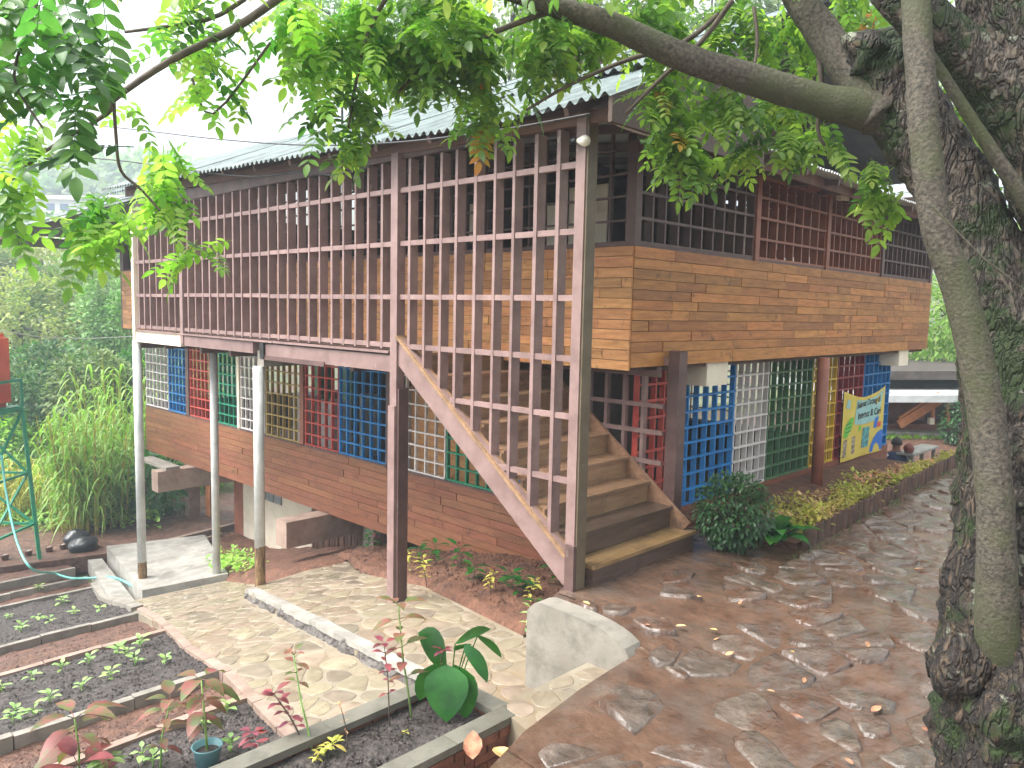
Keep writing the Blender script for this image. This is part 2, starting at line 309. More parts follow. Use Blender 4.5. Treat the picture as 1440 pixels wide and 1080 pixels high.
def link(name, me, parent=None):
    o = bpy.data.objects.new(name, me); COL.objects.link(o)
    if parent is not None:
        o.parent = parent; o.matrix_parent_inverse = Matrix.Translation(-world_loc(parent))
    return o
def world_loc(o):
    v = Vector((0, 0, 0))
    while o is not None:
        v = v + o.location + (o.matrix_parent_inverse.translation if o.parent else Vector((0, 0, 0))); o = o.parent
    return v
def empty(name, loc, label, cat, group=None):
    o = bpy.data.objects.new(name, None); COL.objects.link(o); o.location = loc; o.empty_display_size = .2
    return tag(o, label, cat, group)
def tag(o, label, cat, group=None, kind=None):
    o['label'] = label; o['category'] = cat
    if group: o['group'] = group
    if kind: o['kind'] = kind
    return o
def struct(o, label=None): o['kind'] = 'structure'; return o
def stuff(o): o['kind'] = 'stuff'; return o
def B(name, m, parent, *a): return MB().box(*a).build(name, m, parent)
rnd = random.uniform

# ------------------------------------------------------------------ terrain and hills
def Tz(x, y):
    z = prof(y)-.10-.38*(1-sstep(14.5, 16.5, y))
    z += (-1.3-z)*sstep(8.5, 11.5, x)*(1-sstep(12, 20, y))
    v = -2.9-7*sstep(17, 36, y)+1.0*sstep(20, 60, y)
    if y > 16: z = z*(1-sstep(16, 20, y))+v*sstep(16, 20, y)
    far = max(0, y-70)
    z += far*.30*(1-.35*sstep(110, 200, y)) + (noise.noise(Vector((x*.03, y*.03, 0)))*4 if y > 30 else 0)*sstep(30, 80, y)
    z += max(0, x-40)*.12
    z -= max(0, -12-x)*.08
    if y < 16: z += .015*noise.noise(Vector((x*2, y*2, 1)))
    return z
xs = [-200, -120, -70, -45, -30, -20, -14, -10]+[-8+i*.5 for i in range(50)]+[18, 20, 24, 30, 40, 55, 80, 120, 200, 320]
ys = [-120, -60, -30, -20, -12, -8]+[-6+i*.5 for i in range(52)]+[21+i*2 for i in range(16)]+[56, 64, 72, 82, 95, 110, 130, 150, 175, 200, 260, 400]
tm = MB(); tm.v = [(x, y, Tz(x, y)) for y in ys for x in xs]; nx = len(xs)
tm.f = [(j*nx+i, j*nx+i+1, (j+1)*nx+i+1, (j+1)*nx+i) for j in range(len(ys)-1) for i in range(nx-1)]
struct(tm.build('terrain', 'terrain', None, True))

# ------------------------------------------------------------------ polygon clip + voronoi stones
def clip(poly, px_, py_, nx_, ny_):   # keep the side where (p-P).n <= 0
    out = []
    for i in range(len(poly)):
        a, b = poly[i], poly[(i+1) % len(poly)]
        da = (a[0]-px_)*nx_+(a[1]-py_)*ny_; db = (b[0]-px_)*nx_+(b[1]-py_)*ny_
        if da <= 0: out.append(a)
        if (da < 0) != (db < 0) and abs(da-db) > 1e-9:
            t = da/(da-db); out.append((a[0]+(b[0]-a[0])*t, a[1]+(b[1]-a[1])*t))
    return out
def inside(p, poly):
    c = False
    for i in range(len(poly)):
        a, b = poly[i], poly[i-1]
        if (a[1] > p[1]) != (b[1] > p[1]) and p[0] < (b[0]-a[0])*(p[1]-a[1])/(b[1]-a[1])+a[0]: c = not c
    return c
def voronoi(poly, cell, gap, jit=.42, rng=random, edge=.04):
    x0, x1 = min(p[0] for p in poly), max(p[0] for p in poly); y0, y1 = min(p[1] for p in poly), max(p[1] for p in poly)
    pts = []; j = 0; yy = y0
    while yy < y1+cell:
        xx = x0+(cell/2 if j % 2 else 0)
        while xx < x1+cell:
            pts.append((xx+rng.uniform(-jit, jit)*cell, yy+rng.uniform(-jit, jit)*cell)); xx += cell
        yy += cell*.87; j += 1
    cells = []
    for i, p in enumerate(pts):
        if not inside(p, poly): continue
        c = [(p[0]-cell*1.4, p[1]-cell*1.4), (p[0]+cell*1.4, p[1]-cell*1.4), (p[0]+cell*1.4, p[1]+cell*1.4), (p[0]-cell*1.4, p[1]+cell*1.4)]
        for q in pts:
            dx, dy = q[0]-p[0], q[1]-p[1]; d = math.hypot(dx, dy)
            if 0 < d < cell*3: c = clip(c, (p[0]+q[0])/2-dx/d*gap/2, (p[1]+q[1])/2-dy/d*gap/2, dx/d, dy/d)
            if len(c) < 3: break
        for k in range(len(poly)):
            a, b = poly[k], poly[(k+1) % len(poly)]; ex, ey = b[0]-a[0], b[1]-a[1]; L = math.hypot(ex, ey)
            if not L: continue
            tt_ = max(0, min(1, ((p[0]-a[0])*ex+(p[1]-a[1])*ey)/L/L)); ds = math.hypot(a[0]+ex*tt_-p[0], a[1]+ey*tt_-p[1])
            if len(c) >= 3 and ds < cell*.95: c = clip(c, a[0]-ey/L*edge, a[1]+ex/L*edge, ey/L, -ex/L)
        if len(c) >= 3 and all(inside(((p[0]*.1+q[0]*.9), (p[1]*.1+q[1]*.9)), poly) for q in c): cells.append(c)
    return cells
def stone(parent, poly, zf, h, m, bev=.02, rough=0.0, rounding=True, tilt=0.0, name='stone'):
    cx = sum(p[0] for p in poly)/len(poly); cy = sum(p[1] for p in poly)/len(poly)
    if rounding:   # soften corners
        q = []
        for i in range(len(poly)):
            a, b = poly[i], poly[(i+1) % len(poly)]; q += [(a[0]*.75+b[0]*.25, a[1]*.75+b[1]*.25), (a[0]*.25+b[0]*.75, a[1]*.25+b[1]*.75)]
        poly = q
    if len(poly) < 3: return None
    M = MB(); n = len(poly); tx, ty = rnd(-tilt, tilt), rnd(-tilt, tilt)
    ring = []
    for i, (x, y) in enumerate(poly):
        if rough: k = 1+rough*noise.noise(Vector((x*5, y*5, 3))); x, y = cx+(x-cx)*k, cy+(y-cy)*k
        ring.append((x, y))
    rad = max(.03, sum(math.hypot(x-cx, y-cy) for x, y in ring)/n)
    for f_, hh in ((1, -.03), (1-bev*.3/rad, h*.72), (1-bev/rad, h), (.45, h)):
        for x, y in ring:
            X, Y = cx+(x-cx)*f_, cy+(y-cy)*f_
            t = (tx*(X-cx)+ty*(Y-cy)) if hh > 0 else 0
            nz = (rough*.25*noise.noise(Vector((X*6, Y*6, 9)))*rad if hh > 0 else 0)
            M.v.append((X, Y, zf(X, Y)+hh+t+nz))
    M.v.append((cx, cy, zf(cx, cy)+h+(rough*.1*noise.noise(Vector((cx*6, cy*6, 9)))*rad)))
    for k in range(3):
        M.f += [(k*n+i, k*n+(i+1) % n, (k+1)*n+(i+1) % n, (k+1)*n+i) for i in range(n)]
    M.f += [(3*n+i, 3*n+(i+1) % n, 4*n) for i in range(n)]
    return M.build(name, m, parent, True)

# ------------------------------------------------------------------ stone path (upper level)
def zp(x, y):
    s = -.775*x-.631*y
    z = .93*sstep(3.1, 6.4, s)
    z -= .14*sstep(.2, 1.6, -y)*sstep(1.4, -.6, x)*(1-sstep(3.0, 4.0, s))      # dips towards the steps
    z -= .12*sstep(9.0, 13.0, x)
    z += .022*noise.noise(Vector((x*1.3, y*1.3, 4)))
    return z
PATH = [(-.46, -.06), (-.50, -1.08), (-1.3, -1.13), (-1.95, -1.22), (-3.2, -1.60), (-6.5, -2.2), (-9, -3.0), (-9, -9), (2, -9), (13, -6), (12.6, -.6), (11.25, -.45), (9.3, -.12), (9.2, .85), (2.15, .85), (2.1, .12), (.0, .1)]
pm = MB(); g = .22; gx = [-9+i*g for i in range(int(23.2/g)+1)]; gy = [-9+i*g for i in range(int(10.1/g)+1)]
idx = {}
for j, y in enumerate(gy):
    for i, x in enumerate(gx):
        idx[i, j] = len(pm.v); pm.v.append((x, y, zp(x, y)))
for j in range(len(gy)-1):
    for i in range(len(gx)-1):
        if all(inside(p, PATH) for p in ((gx[i], gy[j]), (gx[i+1], gy[j]), (gx[i], gy[j+1]), (gx[i+1], gy[j+1]))):
            pm.f.append((idx[i, j], idx[i+1, j], idx[i+1, j+1], idx[i, j+1]))
# exact outline ring, joined to the grid region by a fan of thin cells just below it
b0 = len(pm.v); ring = []
for k in range(len(PATH)):
    a, b = PATH[k], PATH[(k+1) % len(PATH)]; nseg = max(1, int(math.hypot(b[0]-a[0], b[1]-a[1])/.2))
    ring += [(a[0]+(b[0]-a[0])*t/nseg, a[1]+(b[1]-a[1])*t/nseg) for t in range(nseg)]
cxm, cym = 3.0, -3.0
n = len(ring)
for x, y in ring: pm.v.append((x, y, zp(x, y)-.012))
for x, y in ring: pm.v.append((x, y, -1.6))
for i, (x, y) in enumerate(ring):
    d = Vector((cxm-x, cym-y)).normalized()*.5; pm.v.append((x+d.x, y+d.y, zp(x+d.x, y+d.y)-.012))
for i in range(n):
    j = (i+1) % n
    pm.f.append((b0+i, b0+n+i, b0+n+j, b0+j)); pm.f.append((b0+i, b0+j, b0+2*n+j, b0+2*n+i))
path = struct(pm.build('stone_path', 'path_mud', None, True))
rs = random.Random(11)
VIS = [(-.52, -1.15), (-2.15, -1.42), (-2.7, -1.9), (-2.4, -3.2), (.4, -4.2), (6, -3.6), (11, -2.2), (11, -.75), (2.6, -1.0), (1.9, -.6), (.1, -.25), (-.3, -.25)]
VIS = VIS[::-1] if sum((VIS[i-1][0]*VIS[i][1]-VIS[i][0]*VIS[i-1][1]) for i in range(len(VIS))) < 0 else VIS
for c in voronoi(VIS, .42, .02, .48, rs, .02):
    if rs.random() < .86:
        s = rs.uniform(.82, 1.05); cx = sum(p[0] for p in c)/len(c); cy = sum(p[1] for p in c)/len(c)
        c = [(cx+(p[0]-cx)*s, cy+(p[1]-cy)*s) for p in c]
        stone(path, c, zp, rs.uniform(.010, .030), 'path_stone', bev=.035, rough=.45, tilt=.10, rounding=rs.random() < .35)

# ------------------------------------------------------------------ walkways (lower level, flagstones set in mortar)
def interp(Y, A, Bv):
    if Y <= A[0]: return Bv[0]+(Y-A[0])*(Bv[1]-Bv[0])/(A[1]-A[0])
    for i in range(len(A)-1):
        if Y <= A[i+1]: return Bv[i]+(Y-A[i])*(Bv[i+1]-Bv[i])/(A[i+1]-A[i])
    return Bv[-1]
LE = lambda Y: interp(Y, [1.1, 3.7, 8.39, 11.93], [-2.32, -1.95, -.84, -.28])       # left edge of the lower walkway
_lp = sorted(((q.y, q.x) for q in [hitg(612-(612-347)*t/10, 968-(968-832)*t/10, -.02) for t in range(11)]))
def ledge(Y): return interp(Y, [q[0] for q in _lp], [q[1] for q in _lp])
LW = [(-2.45, .35), (ledge(.35)+.05, .35)]+[(ledge(y_)+.05, y_) for y_ in (1, 1.6, 2.2, 2.64, 3.2, 3.8, 4.4, 5.0, 5.75)]+[ (.55, 6.0), (1.05, 8.9), (-.5, 9.4), (-.92, 8.6), (-1.95, 3.7), (-2.34, 1.1)]
UW = [(-1.36, .30), (-1.36, -.62), (-.56, -.62), (-.5, .02), (.10, .30), (.52, 2.6), (1.95, 6.2), (1.95, 6.6), (.5, 6.0), ]+[(ledge(y_)+.03, y_) for y_ in (5.75, 5.0, 4.4, 3.8, 3.2, 2.64, 2.2, 1.6, 1, .6)]
zl = lambda x, y: prof(y)-.14
zu = lambda x, y: prof(y)-.0
def slab(name, poly, zf, m, depth, step=.35):
    M = MB(); bm = bmesh.new(); vs = [bm.verts.new((x, y, 0)) for x, y in poly]; bm.faces.new(vs)
    ylo, yhi = min(p[1] for p in poly), max(p[1] for p in poly); y = ylo+step
    while y < yhi:
        bmesh.ops.bisect_plane(bm, geom=bm.verts[:]+bm.edges[:]+bm.faces[:], plane_co=(0, y, 0), plane_no=(0, 1, 0)); y += step
    for v in bm.verts: v.co.z = zf(v.co.x, v.co.y)
    r = bmesh.ops.extrude_face_region(bm, geom=bm.faces[:])
    for e in r['geom']:
        if isinstance(e, bmesh.types.BMVert): e.co.z -= depth
    bmesh.ops.recalc_face_normals(bm, faces=bm.faces[:])
    me = bpy.data.meshes.new(name); bm.to_mesh(me); bm.free(); me.materials.append(MATS[m]); return link(name, me)
def ccw(p): return p if sum((p[i-1][0]*p[i][1]-p[i][0]*p[i-1][1]) for i in range(len(p))) > 0 else p[::-1]
LW, UW = ccw(LW), ccw(UW)
lw = struct(slab('lower_walkway', LW, zl, 'walk_mortar', .35))
uw = struct(slab('upper_walkway', UW, zu, 'walk_mortar', .4))
for par, poly, zf, sd_ in ((lw, LW, zl, 3), (uw, UW, zu, 5)):
    rs = random.Random(sd_)
    for c in voronoi(poly, .30, .012, .48, rs, .07 if par is lw else .05):
        cx = sum(p[0] for p in c)/len(c); cy = sum(p[1] for p in c)/len(c); s = rs.uniform(.9, 1.0)
        c = [(cx+(p[0]-cx)*s, cy+(p[1]-cy)*s) for p in c]
        stone(par, c, zf, .0035, 'walk_stone_grey' if rs.random() < .16 else 'walk_stone', bev=.007, rough=.12)
# rough broken edge of the upper walkway: a crumbling concrete kerb
ke = empty('broken_kerb', (-.7, 3.5, prof(3.5)-.2), 'long white-topped concrete kerb with a crumbling grey side between two walkways', 'kerb')
M = MB(); N = 46
for i in range(N+1):
    Y = .5+(5.75-.5)*i/N; X = ledge(Y); j = .03*noise.noise(Vector((Y*4, 0, 0)))+.02*noise.noise(Vector((Y*11, 3, 0)))
    M.v += [(X+.01+j*.5, Y, zu(0, Y)+.010), (X+.15, Y, zu(0, Y)+.007), (X+.17, Y, zu(0, Y)-.1), (X+.01+j, Y, zu(0, Y)-.05)]
for i in range(N):
    o = i*4
    for a in range(4): M.f.append((o+a, o+(a+1) % 4, o+4+(a+1) % 4, o+4+a))
M.f += [(3, 2, 1, 0), (N*4, N*4+1, N*4+2, N*4+3)]
M.build('kerb_top', 'concrete_pale', ke)
M = MB(); K = 7
for i in range(N*2+1):
    Y = .5+(5.78-.5)*i/(N*2); X = ledge(Y)
    for k in range(K):
        t = k/(K-1); z = zu(0, Y)-.002-t*.24
        d = .05*noise.noise(Vector((Y*5, t*2.2, 7)))+.03*noise.noise(Vector((Y*13, t*6, 2)))
        M.v.append((X+.03-.05*t*(1 if t > .2 else .4)+d*.8, Y, z))
for i in range(N*2):
    for k in range(K-1): o = i*K+k; M.f.append((o, o+K, o+K+1, o+1))
M.build('crumbling_face', 'concrete_rough', ke)

# concrete landing slab beside the poles and its gutter kerb
sl_ = empty('landing_slab', (.9, 11, -2.6), 'pale wet concrete slab with white pole standing at its corner', 'slab')
M = MB(); P4 = [(-.28, 9.6), (1.0, 8.95), (2.2, 12.55), (.30, 13.1)]; M.prism(ccw(P4), -3.1, lambda x, y: -2.68+.30*sstep(10.2, 8.8, y)); M.build('slab_top', 'concrete_pale', sl_)
M = MB(); M.prism(ccw([(-.75, 9.5), (-.35, 9.6), (.2, 13.1), (-.05, 13.2)]), -3.2, lambda x, y: -2.93+.3*sstep(10.2, 8.8, y)); M.build('gutter', 'concrete_pale', sl_)

# steps up from the walkway to the path, with the curved wing wall
st = empty('flagstone_steps', (-1, -1, -.6), 'low flagstone steps joining the walkway to the wet path', 'steps')
rs = random.Random(9)
for nm, poly, z in (('step', [(-1.5, -.47), (-.58, -.47), (-.58, -.70), (-1.5, -.70)], -.485), ('step', [(-1.62, -.66), (-.56, -.66), (-.54, -1.12), (-1.75, -1.2)], -.30)):
    poly = ccw(poly); stp = MB().prism(poly, -1.0, z).build(nm, 'walk_mortar', st)
    for c in voronoi(poly, .24, .025, .4, rs, .03): stone(stp, c, lambda x, y, z=z: z, .004, 'walk_stone_grey' if rs.random() < .2 else 'walk_stone', bev=.012, rough=.1)
M = MB(); pr = []
N = 14
for i in range(N+1):
    t = i/N; y = .02-1.12*t
    top = .05-.24*(1-math.sqrt(max(0, 1-t**4))) if t > .14 else .05-.11*(1-t/.14)**2
    pr.append((y, top+zp(-.5, -.3)*0))
for xx in (-.60, -.40):
    M.v += [(xx, y, z) for y, z in pr]+[(xx, y, -1.0) for y, z in pr]
n = N+1
for i in range(N):
    M.f += [(i, i+1, n+i+1, n+i), (2*n+i+1, 2*n+i, 3*n+i, 3*n+i+1), (i+1, i, 2*n+i, 2*n+i+1)]
M.f += [(0, n, 3*n, 2*n), (N, 2*n+N, 3*n+N, n+N)]
tag(M.build('wing_wall', 'concrete', None), 'pale concrete wing wall with curved top beside the flagstone steps', 'retaining wall')

# ------------------------------------------------------------------ the building
bl = empty('timber_building', (5, 7, -1.0), 'two storey timber building with mauve lattice balcony and colourful window grids', 'building')
def part(name):  # an empty-free grouping part needs a mesh: make a thin backing piece the part's own mesh
    pass
def planks(parent, ax, c, a0, a1, z0, z1, course, m, lo=.5, hi=1.5, t=.022, out=-1, first=None, rs=random.Random(21), gap=.006):
    z = z0; k = 0
    while z < z1-.02:
        h = min((first if (k == 0 and first) else course)*rs.uniform(.93, 1.07), z1-z); a = a0-rs.uniform(0, lo)
        if z1-z-h < .03: h = z1-z
        while a < a1:
            L = rs.uniform(lo, hi)*(2.2 if k == 0 and first else 1); s, e = max(a, a0), min(a+L, a1); a += L
            if e-s < .05: continue
            o = rs.uniform(0, .011); x0, x1 = sorted((c, c+out*(t+o)))
            if ax == 0: B('plank', m, parent, x0, x1, s+gap/2, e-gap/2, z+gap/2, z+h-gap/2)
            else: B('plank', m, parent, s+gap/2, e-gap/2, x0, x1, z+gap/2, z+h-gap/2)
        z += h; k += 1
def grid(parent, ax, c, a0, a1, z0, z1, m, nc, nr, w=.026, d=.055, frame=True):
    # lattice of bars, each its own piece; verticals are deep boards, rails sit slightly proud
    bw = (a1-a0)/nc; bh = (z1-z0)/nr
    for i in range(nc+1):
        a = a0+bw*i; a = min(max(a, a0+w/2), a1-w/2)+ (rnd(-.006, .006) if 0 < i < nc else 0)
        if ax == 0: B('upright_bar', m, parent, c, c+d, a-w/2, a+w/2, z0, z1)
        else: B('upright_bar', m, parent, a-w/2, a+w/2, c, c+d, z0, z1)
    for j in range(nr+1):
        z = min(max(z0+bh*j, z0+w/2), z1-w/2)+(rnd(-.005, .005) if 0 < j < nr else 0)
        if ax == 0: B('cross_bar', m, parent, c-.012, c+.03, a0+.002, a1-.002, z-w/2, z+w/2)
        else: B('cross_bar', m, parent, a0+.002, a1-.002, c-.012, c+.03, z-w/2, z+w/2)

FX, FL, CEIL = 0.0, 2.04, 4.2          # front lattice plane, upper floor level, top
UX, UY = 1.3, 0.4                      # upper room corner
LX, LY = 1.95, 0.75                    # lower room corner
YE, XE = 14.6, 11.1                    # far ends
# floors / slabs
B('upper_floor', 'interior_dark', bl, .03, UX+.045, 2.66, 10.42, 1.90, 2.04); B('upper_floor', 'interior_dark', bl, UX+.05, XE-.05, 2.66, YE-.05, 1.90, 2.04)
B('upper_floor', 'interior_dark', bl, UX+.05, XE-.05, UY+.05, 2.655, 1.90, 2.04)
B('lower_floor', 'interior_dark', bl, LX+.05, 10.2, LY+.05, 15.0, -.95, -.80)
# upper right plank wall
ur = B('plank_wall', 'wood_dark', bl, UX+.03, XE, UY, UY+.03, 1.95, 3.22); ur['label'] = 'golden plank wall above the lower grids'
planks(ur, 1, UY, UX, XE, 1.95, 3.22, .108, 'wood_golden', .45, 1.5, first=.165)
ul = B('plank_wall', 'wood_dark', bl, UX, UX+.03, UY+.002, YE, 1.92, 3.22); ul['label'] = 'tan plank wall behind the balcony lattice'
planks(ul, 0, UX, UY-.018, YE, 1.92, 3.22, .108, 'wood_tan', .45, 1.3)
# far side low walls of the upper storey
fw = B('plank_wall', 'wood_dark', bl, XE, XE+.05, UY+.04, YE, 1.95, 3.0)
fw2 = B('plank_wall', 'wood_dark', bl, UX+.1, XE, YE, YE+.05, 1.95, 4.7)
B('far_wall', 'interior_dark', bl, XE+.06, XE+.1, UY+.04, YE, 3.8, 4.9)  # unseen upper wall, added to darken the room behind the window grids
B('partition', 'interior_dark', bl, UX+1.0, 6.4, 4.2, 4.28, 2.05, 4.9); B('partition', 'interior_dark', bl, 6.42, XE-.1, 4.2, 4.28, 2.05, 3.1); B('partition', 'interior_dark', bl, 6.42, XE-.1, 4.2, 4.28, 3.7, 4.9)  # inner walls added to keep the room dark, gap left for brightness
# corner and intermediate posts of the upper storey
for x, y, m, nm in ((UX, UY, 'mauve_dark', 'corner_post'), (3.92, UY, 'brick_paint', 'post'), (6.12, UY, 'brick_paint', 'post'), (8.4, UY, 'mauve_dark', 'post'), (XE-.1, UY, 'mauve_dark', 'post')):
    B(nm, m, bl, x-.0, x+.11, y-.022, y+.09, 3.222, 4.34)
for y in (2.6, 5.2, 7.8, 10.4, 13.0, YE-.1): B('post', 'mauve_dark', bl, UX-.02, UX+.09, y, y+.1, 3.222, 4.6)
ug = B('window_grid', 'mauve_dark', bl, UX+.112, XE-.1, UY+.005, UY+.06, 3.222, 3.25)
XS = [UX+.11, 3.92, 6.12, 8.4, XE-.1]
for i in range(4): grid(ug, 1, UY+.01, XS[i]+(.11 if i else 0), XS[i+1], 3.25, 4.30, 'brick_paint' if i in (1, 2) else 'mauve_dark', [10, 8, 10, 11][i], 4, .03, .10)
ug2 = B('window_grid', 'mauve_dark', bl, UX+.0, UX+.06, UY+.09, YE, 3.222, 3.25)
YS = [UY+.09, 2.6, 5.2, 7.8, 10.4, 13.0]
for i in range(5): grid(ug2, 0, UX+.01, YS[i]+(.1 if i else 0), YS[i+1], 3.25, 4.45, 'mauve_dark', 9, 5, .022, .05)
ug3 = B('window_grid', 'mauve_dark', bl, XE, XE+.05, UY+.1, YE, 3.0, 3.04)
grid(ug3, 0, XE+.0, UY+.1, YE, 3.04, 4.2, 'mauve_dark', 26, 3, .03, .05)
B('fascia', 'mauve_dark', bl, UX, XE, UY-.02, UY+.06, 4.30, 4.42); B('fascia', 'brick_paint', bl, 5.3, 9.2, UY-.05, UY-.022, 4.30, 4.46)
# partitions added inside to keep the upper rooms dark, whiteboards, ceiling
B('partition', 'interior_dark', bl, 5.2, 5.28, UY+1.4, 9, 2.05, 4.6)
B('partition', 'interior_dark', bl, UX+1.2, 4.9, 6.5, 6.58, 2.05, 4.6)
for y0, y1, z0, z1 in ((1.0, 1.55, 3.25, 3.95), (1.75, 2.1, 3.25, 3.8), (2.9, 3.25, 3.4, 3.9)): B('notice_board', 'plaster_cream', bl, UX+.32, UX+.34, y0, y1, z0, z1)
B('notice_board', 'plaster_cream', bl, 4.5, 5.0, UY+.5, UY+.52, 3.3, 4.0); B('notice_board', 'plaster_cream', bl, 5.4, 5.6, UY+.5, UY+.52, 3.5, 4.1)

# balcony lattice (front plane)
fl = MB().beam((FX+.02, 0.06, CEIL+.04), (FX+.02, 10.4, CEIL+.04), .05, .16).build('balcony_lattice', 'mauve_dark', bl); fl['label'] = 'tall mauve timber lattice screening the balcony and stair'
def zstr(Y): return .30+(Y-.10)*.755        # top of the front stringer
posts = [(0.0, -.72+.72, 4.26), (2.66, 1.45, 4.26), (8.3, 1.95, 4.2), (10.33, 1.86, 4.2)]
B('corner_post', 'post_olive', fl, FX-.055, FX+.075, -.07, .055, .0, 4.22)
B('post_facing', 'mauve', fl, FX-.068, FX-.0555, -.05, .056, .12, 4.2)
B('post_splice', 'mauve_dark', fl, FX-.10, FX-.069, -.075, .03, -.02, .42)
B('post', 'mauve', fl, FX-.055, FX+.06, 2.60, 2.72, 1.35, 4.22)
B('post_splice', 'mauve_dark', fl, FX-.04, FX+.10, 2.57, 2.70, -1.0, 1.62)
B('post_splice', 'mauve', fl, FX-.075, FX-.0405, 2.605, 2.725, -1.0, 1.42)
B('post', 'mauve', fl, FX-.045, FX+.05, 8.25, 8.36, 1.86, 4.22)
B('post', 'cream', fl, FX-.05, FX+.05, 10.28, 10.38, 1.80, 4.22)
bars = [.29, .56, .84, 1.10, 1.38, 1.66, 1.90, 2.16, 2.43]
for y in bars:
    z0 = zstr(y)-.06; B('upright_bar', 'mauve', fl, FX-.03+rnd(-.006, .006), FX+.085, y-.019+rnd(-.006, .006), y+.019, z0, 4.14)
y = 2.93
while y < 10.22:
    if abs(y-8.3) > .12: B('upright_bar', 'mauve', fl, FX-.03+rnd(-.006, .006), FX+.085, y-.018+rnd(-.007, .007), y+.018, 2.06, 4.14)
    y += .2565
for z in (2.10, 2.655, 3.24, 3.82):
    for y0, y1 in ((.06, 2.59), (2.73, 5.5), (5.505, 8.245), (8.365, 10.275)):
        if z == 2.10 and y0 == .06: y1 = 2.45
        dz = rnd(-.008, .008); B('rail', 'mauve', fl, FX-.022, FX+.028, y0, y1, z+dz-.027, z+dz+.027)
B('rail', 'mauve', fl, FX-.022, FX+.028, .06, 1.72, 1.55, 1.60); B('rail', 'mauve', fl, FX-.022, FX+.028, .06, .98, .955, 1.005)
# balcony edge: plank floor ends, edge beams, pole-top brackets
for y0, y1, z0, z1, m, dx in ((2.73, 5.72, 1.80, 1.99, 'mauve', 0), (5.95, 8.24, 1.84, 2.0, 'mauve', .0), (8.37, 10.27, 1.82, 2.02, 'cream', .0)):
    B('edge_beam', m, bl, FX-.03+dx, FX+.05+dx, y0, y1, z0, z1)
B('edge_beam', 'mauve_dark', bl, FX-.045, FX-.031, 4.1, 5.7, 1.77, 1.83)
y = 2.75
while y < 10.2:
    L = rnd(.5, 1.1); B('floor_board', 'mauve', bl, FX-.05-rnd(0, .02), .6, y, min(y+L, 10.25)-.01, 2.012, 2.038); y += L
B('joist', 'concrete', bl, .03, LX, 5.76, 5.94, 1.66, 1.88); B('joist', 'mauve_dark', bl, .03, LX, 10.28, 10.42, 1.70, 1.86)
for y in (3.6, 4.6, 6.8, 7.8, 9.2): B('joist', 'mauve_dark', bl, .06, LX, y, y+.08, 1.74, 1.885)
B('bracket', 'black_plastic', bl, -.06, .0, 5.6, 5.70, 1.78, 2.0)

# staircase
sc_ = MB().beam((FX+.0, 2.62, zstr(2.62)-.13), (FX+.0, .02, zstr(.02)-.13), .06, .27, (0, 0, 1)).build('staircase', 'mauve', bl); sc_['label'] = 'weathered timber staircase with pink stringer'
MB().beam((FX+.005, 2.62, zstr(2.62)+.012), (FX+.005, .06, zstr(.06)+.012), .13, .035).build('stringer_cap', 'wood_stair', sc_)
MB().beam((1.83, 2.6, zstr(2.6)-.02), (1.83, -.02, zstr(-.02)-.02), .05, .24).build('stringer', 'wood_stair', sc_)
NR = 8
for i in range(NR):
    z = .21+.229*(i+1); y = .14+.298*i; m = 'wood_step_dark' if i < 1 else 'wood_stair'
    B('riser', m, sc_, .07, 1.80, y, y+.03, z-.229, z-.03)
    B('tread', m, sc_, .07, 1.80, y-.03, y+.31, z-.03, z)
bs = B('bottom_step', 'wood_step', sc_, .12, 1.90, -.14, .138, .17, .205)
B('step_face', 'wood_step_dark', sc_, .14, 1.88, -.118, .1, -.06, .168)

# lower left plank wall + grids
WB = lambda Y: -1.04
ll = B('plank_wall', 'wood_dark', bl, LX, LX+.03, 1.6, 15.1, -1.05, .02); ll['label'] = 'reddish plank wall under the colourful grids'
planks(ll, 0, LX, 1.6, 15.1, -1.06, .02, .118, 'wood_red_y', .7, 1.9, first=.15)
lg = B('grid_sill', 'mauve_dark', bl, LX-.03, LX+.06, 1.6, 15.1, .022, .05); lg['label'] = 'row of coloured window grids over the balcony side wall'
PAN = [(13.80, 15.1, 'grid_white', 6), (12.80, 13.76, 'grid_blue', 5), (11.50, 12.62, 'grid_red', 6), (10.40, 11.40, 'grid_green', 5), (9.32, 10.27, 'grid_white', 5),
       (8.02, 9.26, 'grid_ochre', 6), (6.80, 7.86, 'grid_red', 5), (5.46, 6.78, 'grid_blue', 6), (4.05, 5.20, 'grid_white', 5), (2.98, 4.02, 'grid_green', 5), (1.95, 2.96, 'grid_blue', 5)]
for y0, y1, m, nc in PAN: grid(lg, 0, LX-.0, y0, y1, .055, 1.92, m, nc, 9, .024, .055)
for y0, y1, m in ((12.64, 12.79, 'mauve_dark'), (10.29, 10.38, 'cream'), (7.88, 8.0, 'brick_paint'), (5.22, 5.44, 'mauve_dark')): B('post', m, bl, LX-.03, LX+.07, y0, y1, -.0, 1.93)
# mauve side screen beside the stair foot
ss = B('side_screen', 'mauve', bl, 1.90, 1.96, .42, 1.9, 1.82, 1.94); ss['label'] = 'mauve lattice beside the stair foot'
for y in (.62, .88, 1.14, 1.40, 1.66): B('upright_bar', 'mauve', ss, 1.90, 1.96, y-.022, y+.022, .3+.6*(y-.4), 1.818)
for z, y1 in ((1.50, 1.9), (.86, 1.2), (1.2, 1.5)): B('cross_bar', 'mauve', ss, 1.885, 1.93, .34, y1, z-.024, z+.024)
B('newel_post', 'mauve_dark', bl, 1.90, 2.06, .16, .30, -.05, 2.12)
B('head_beam', 'mauve', bl, 1.92, 2.02, .303, 2.0, 1.955, 2.04)

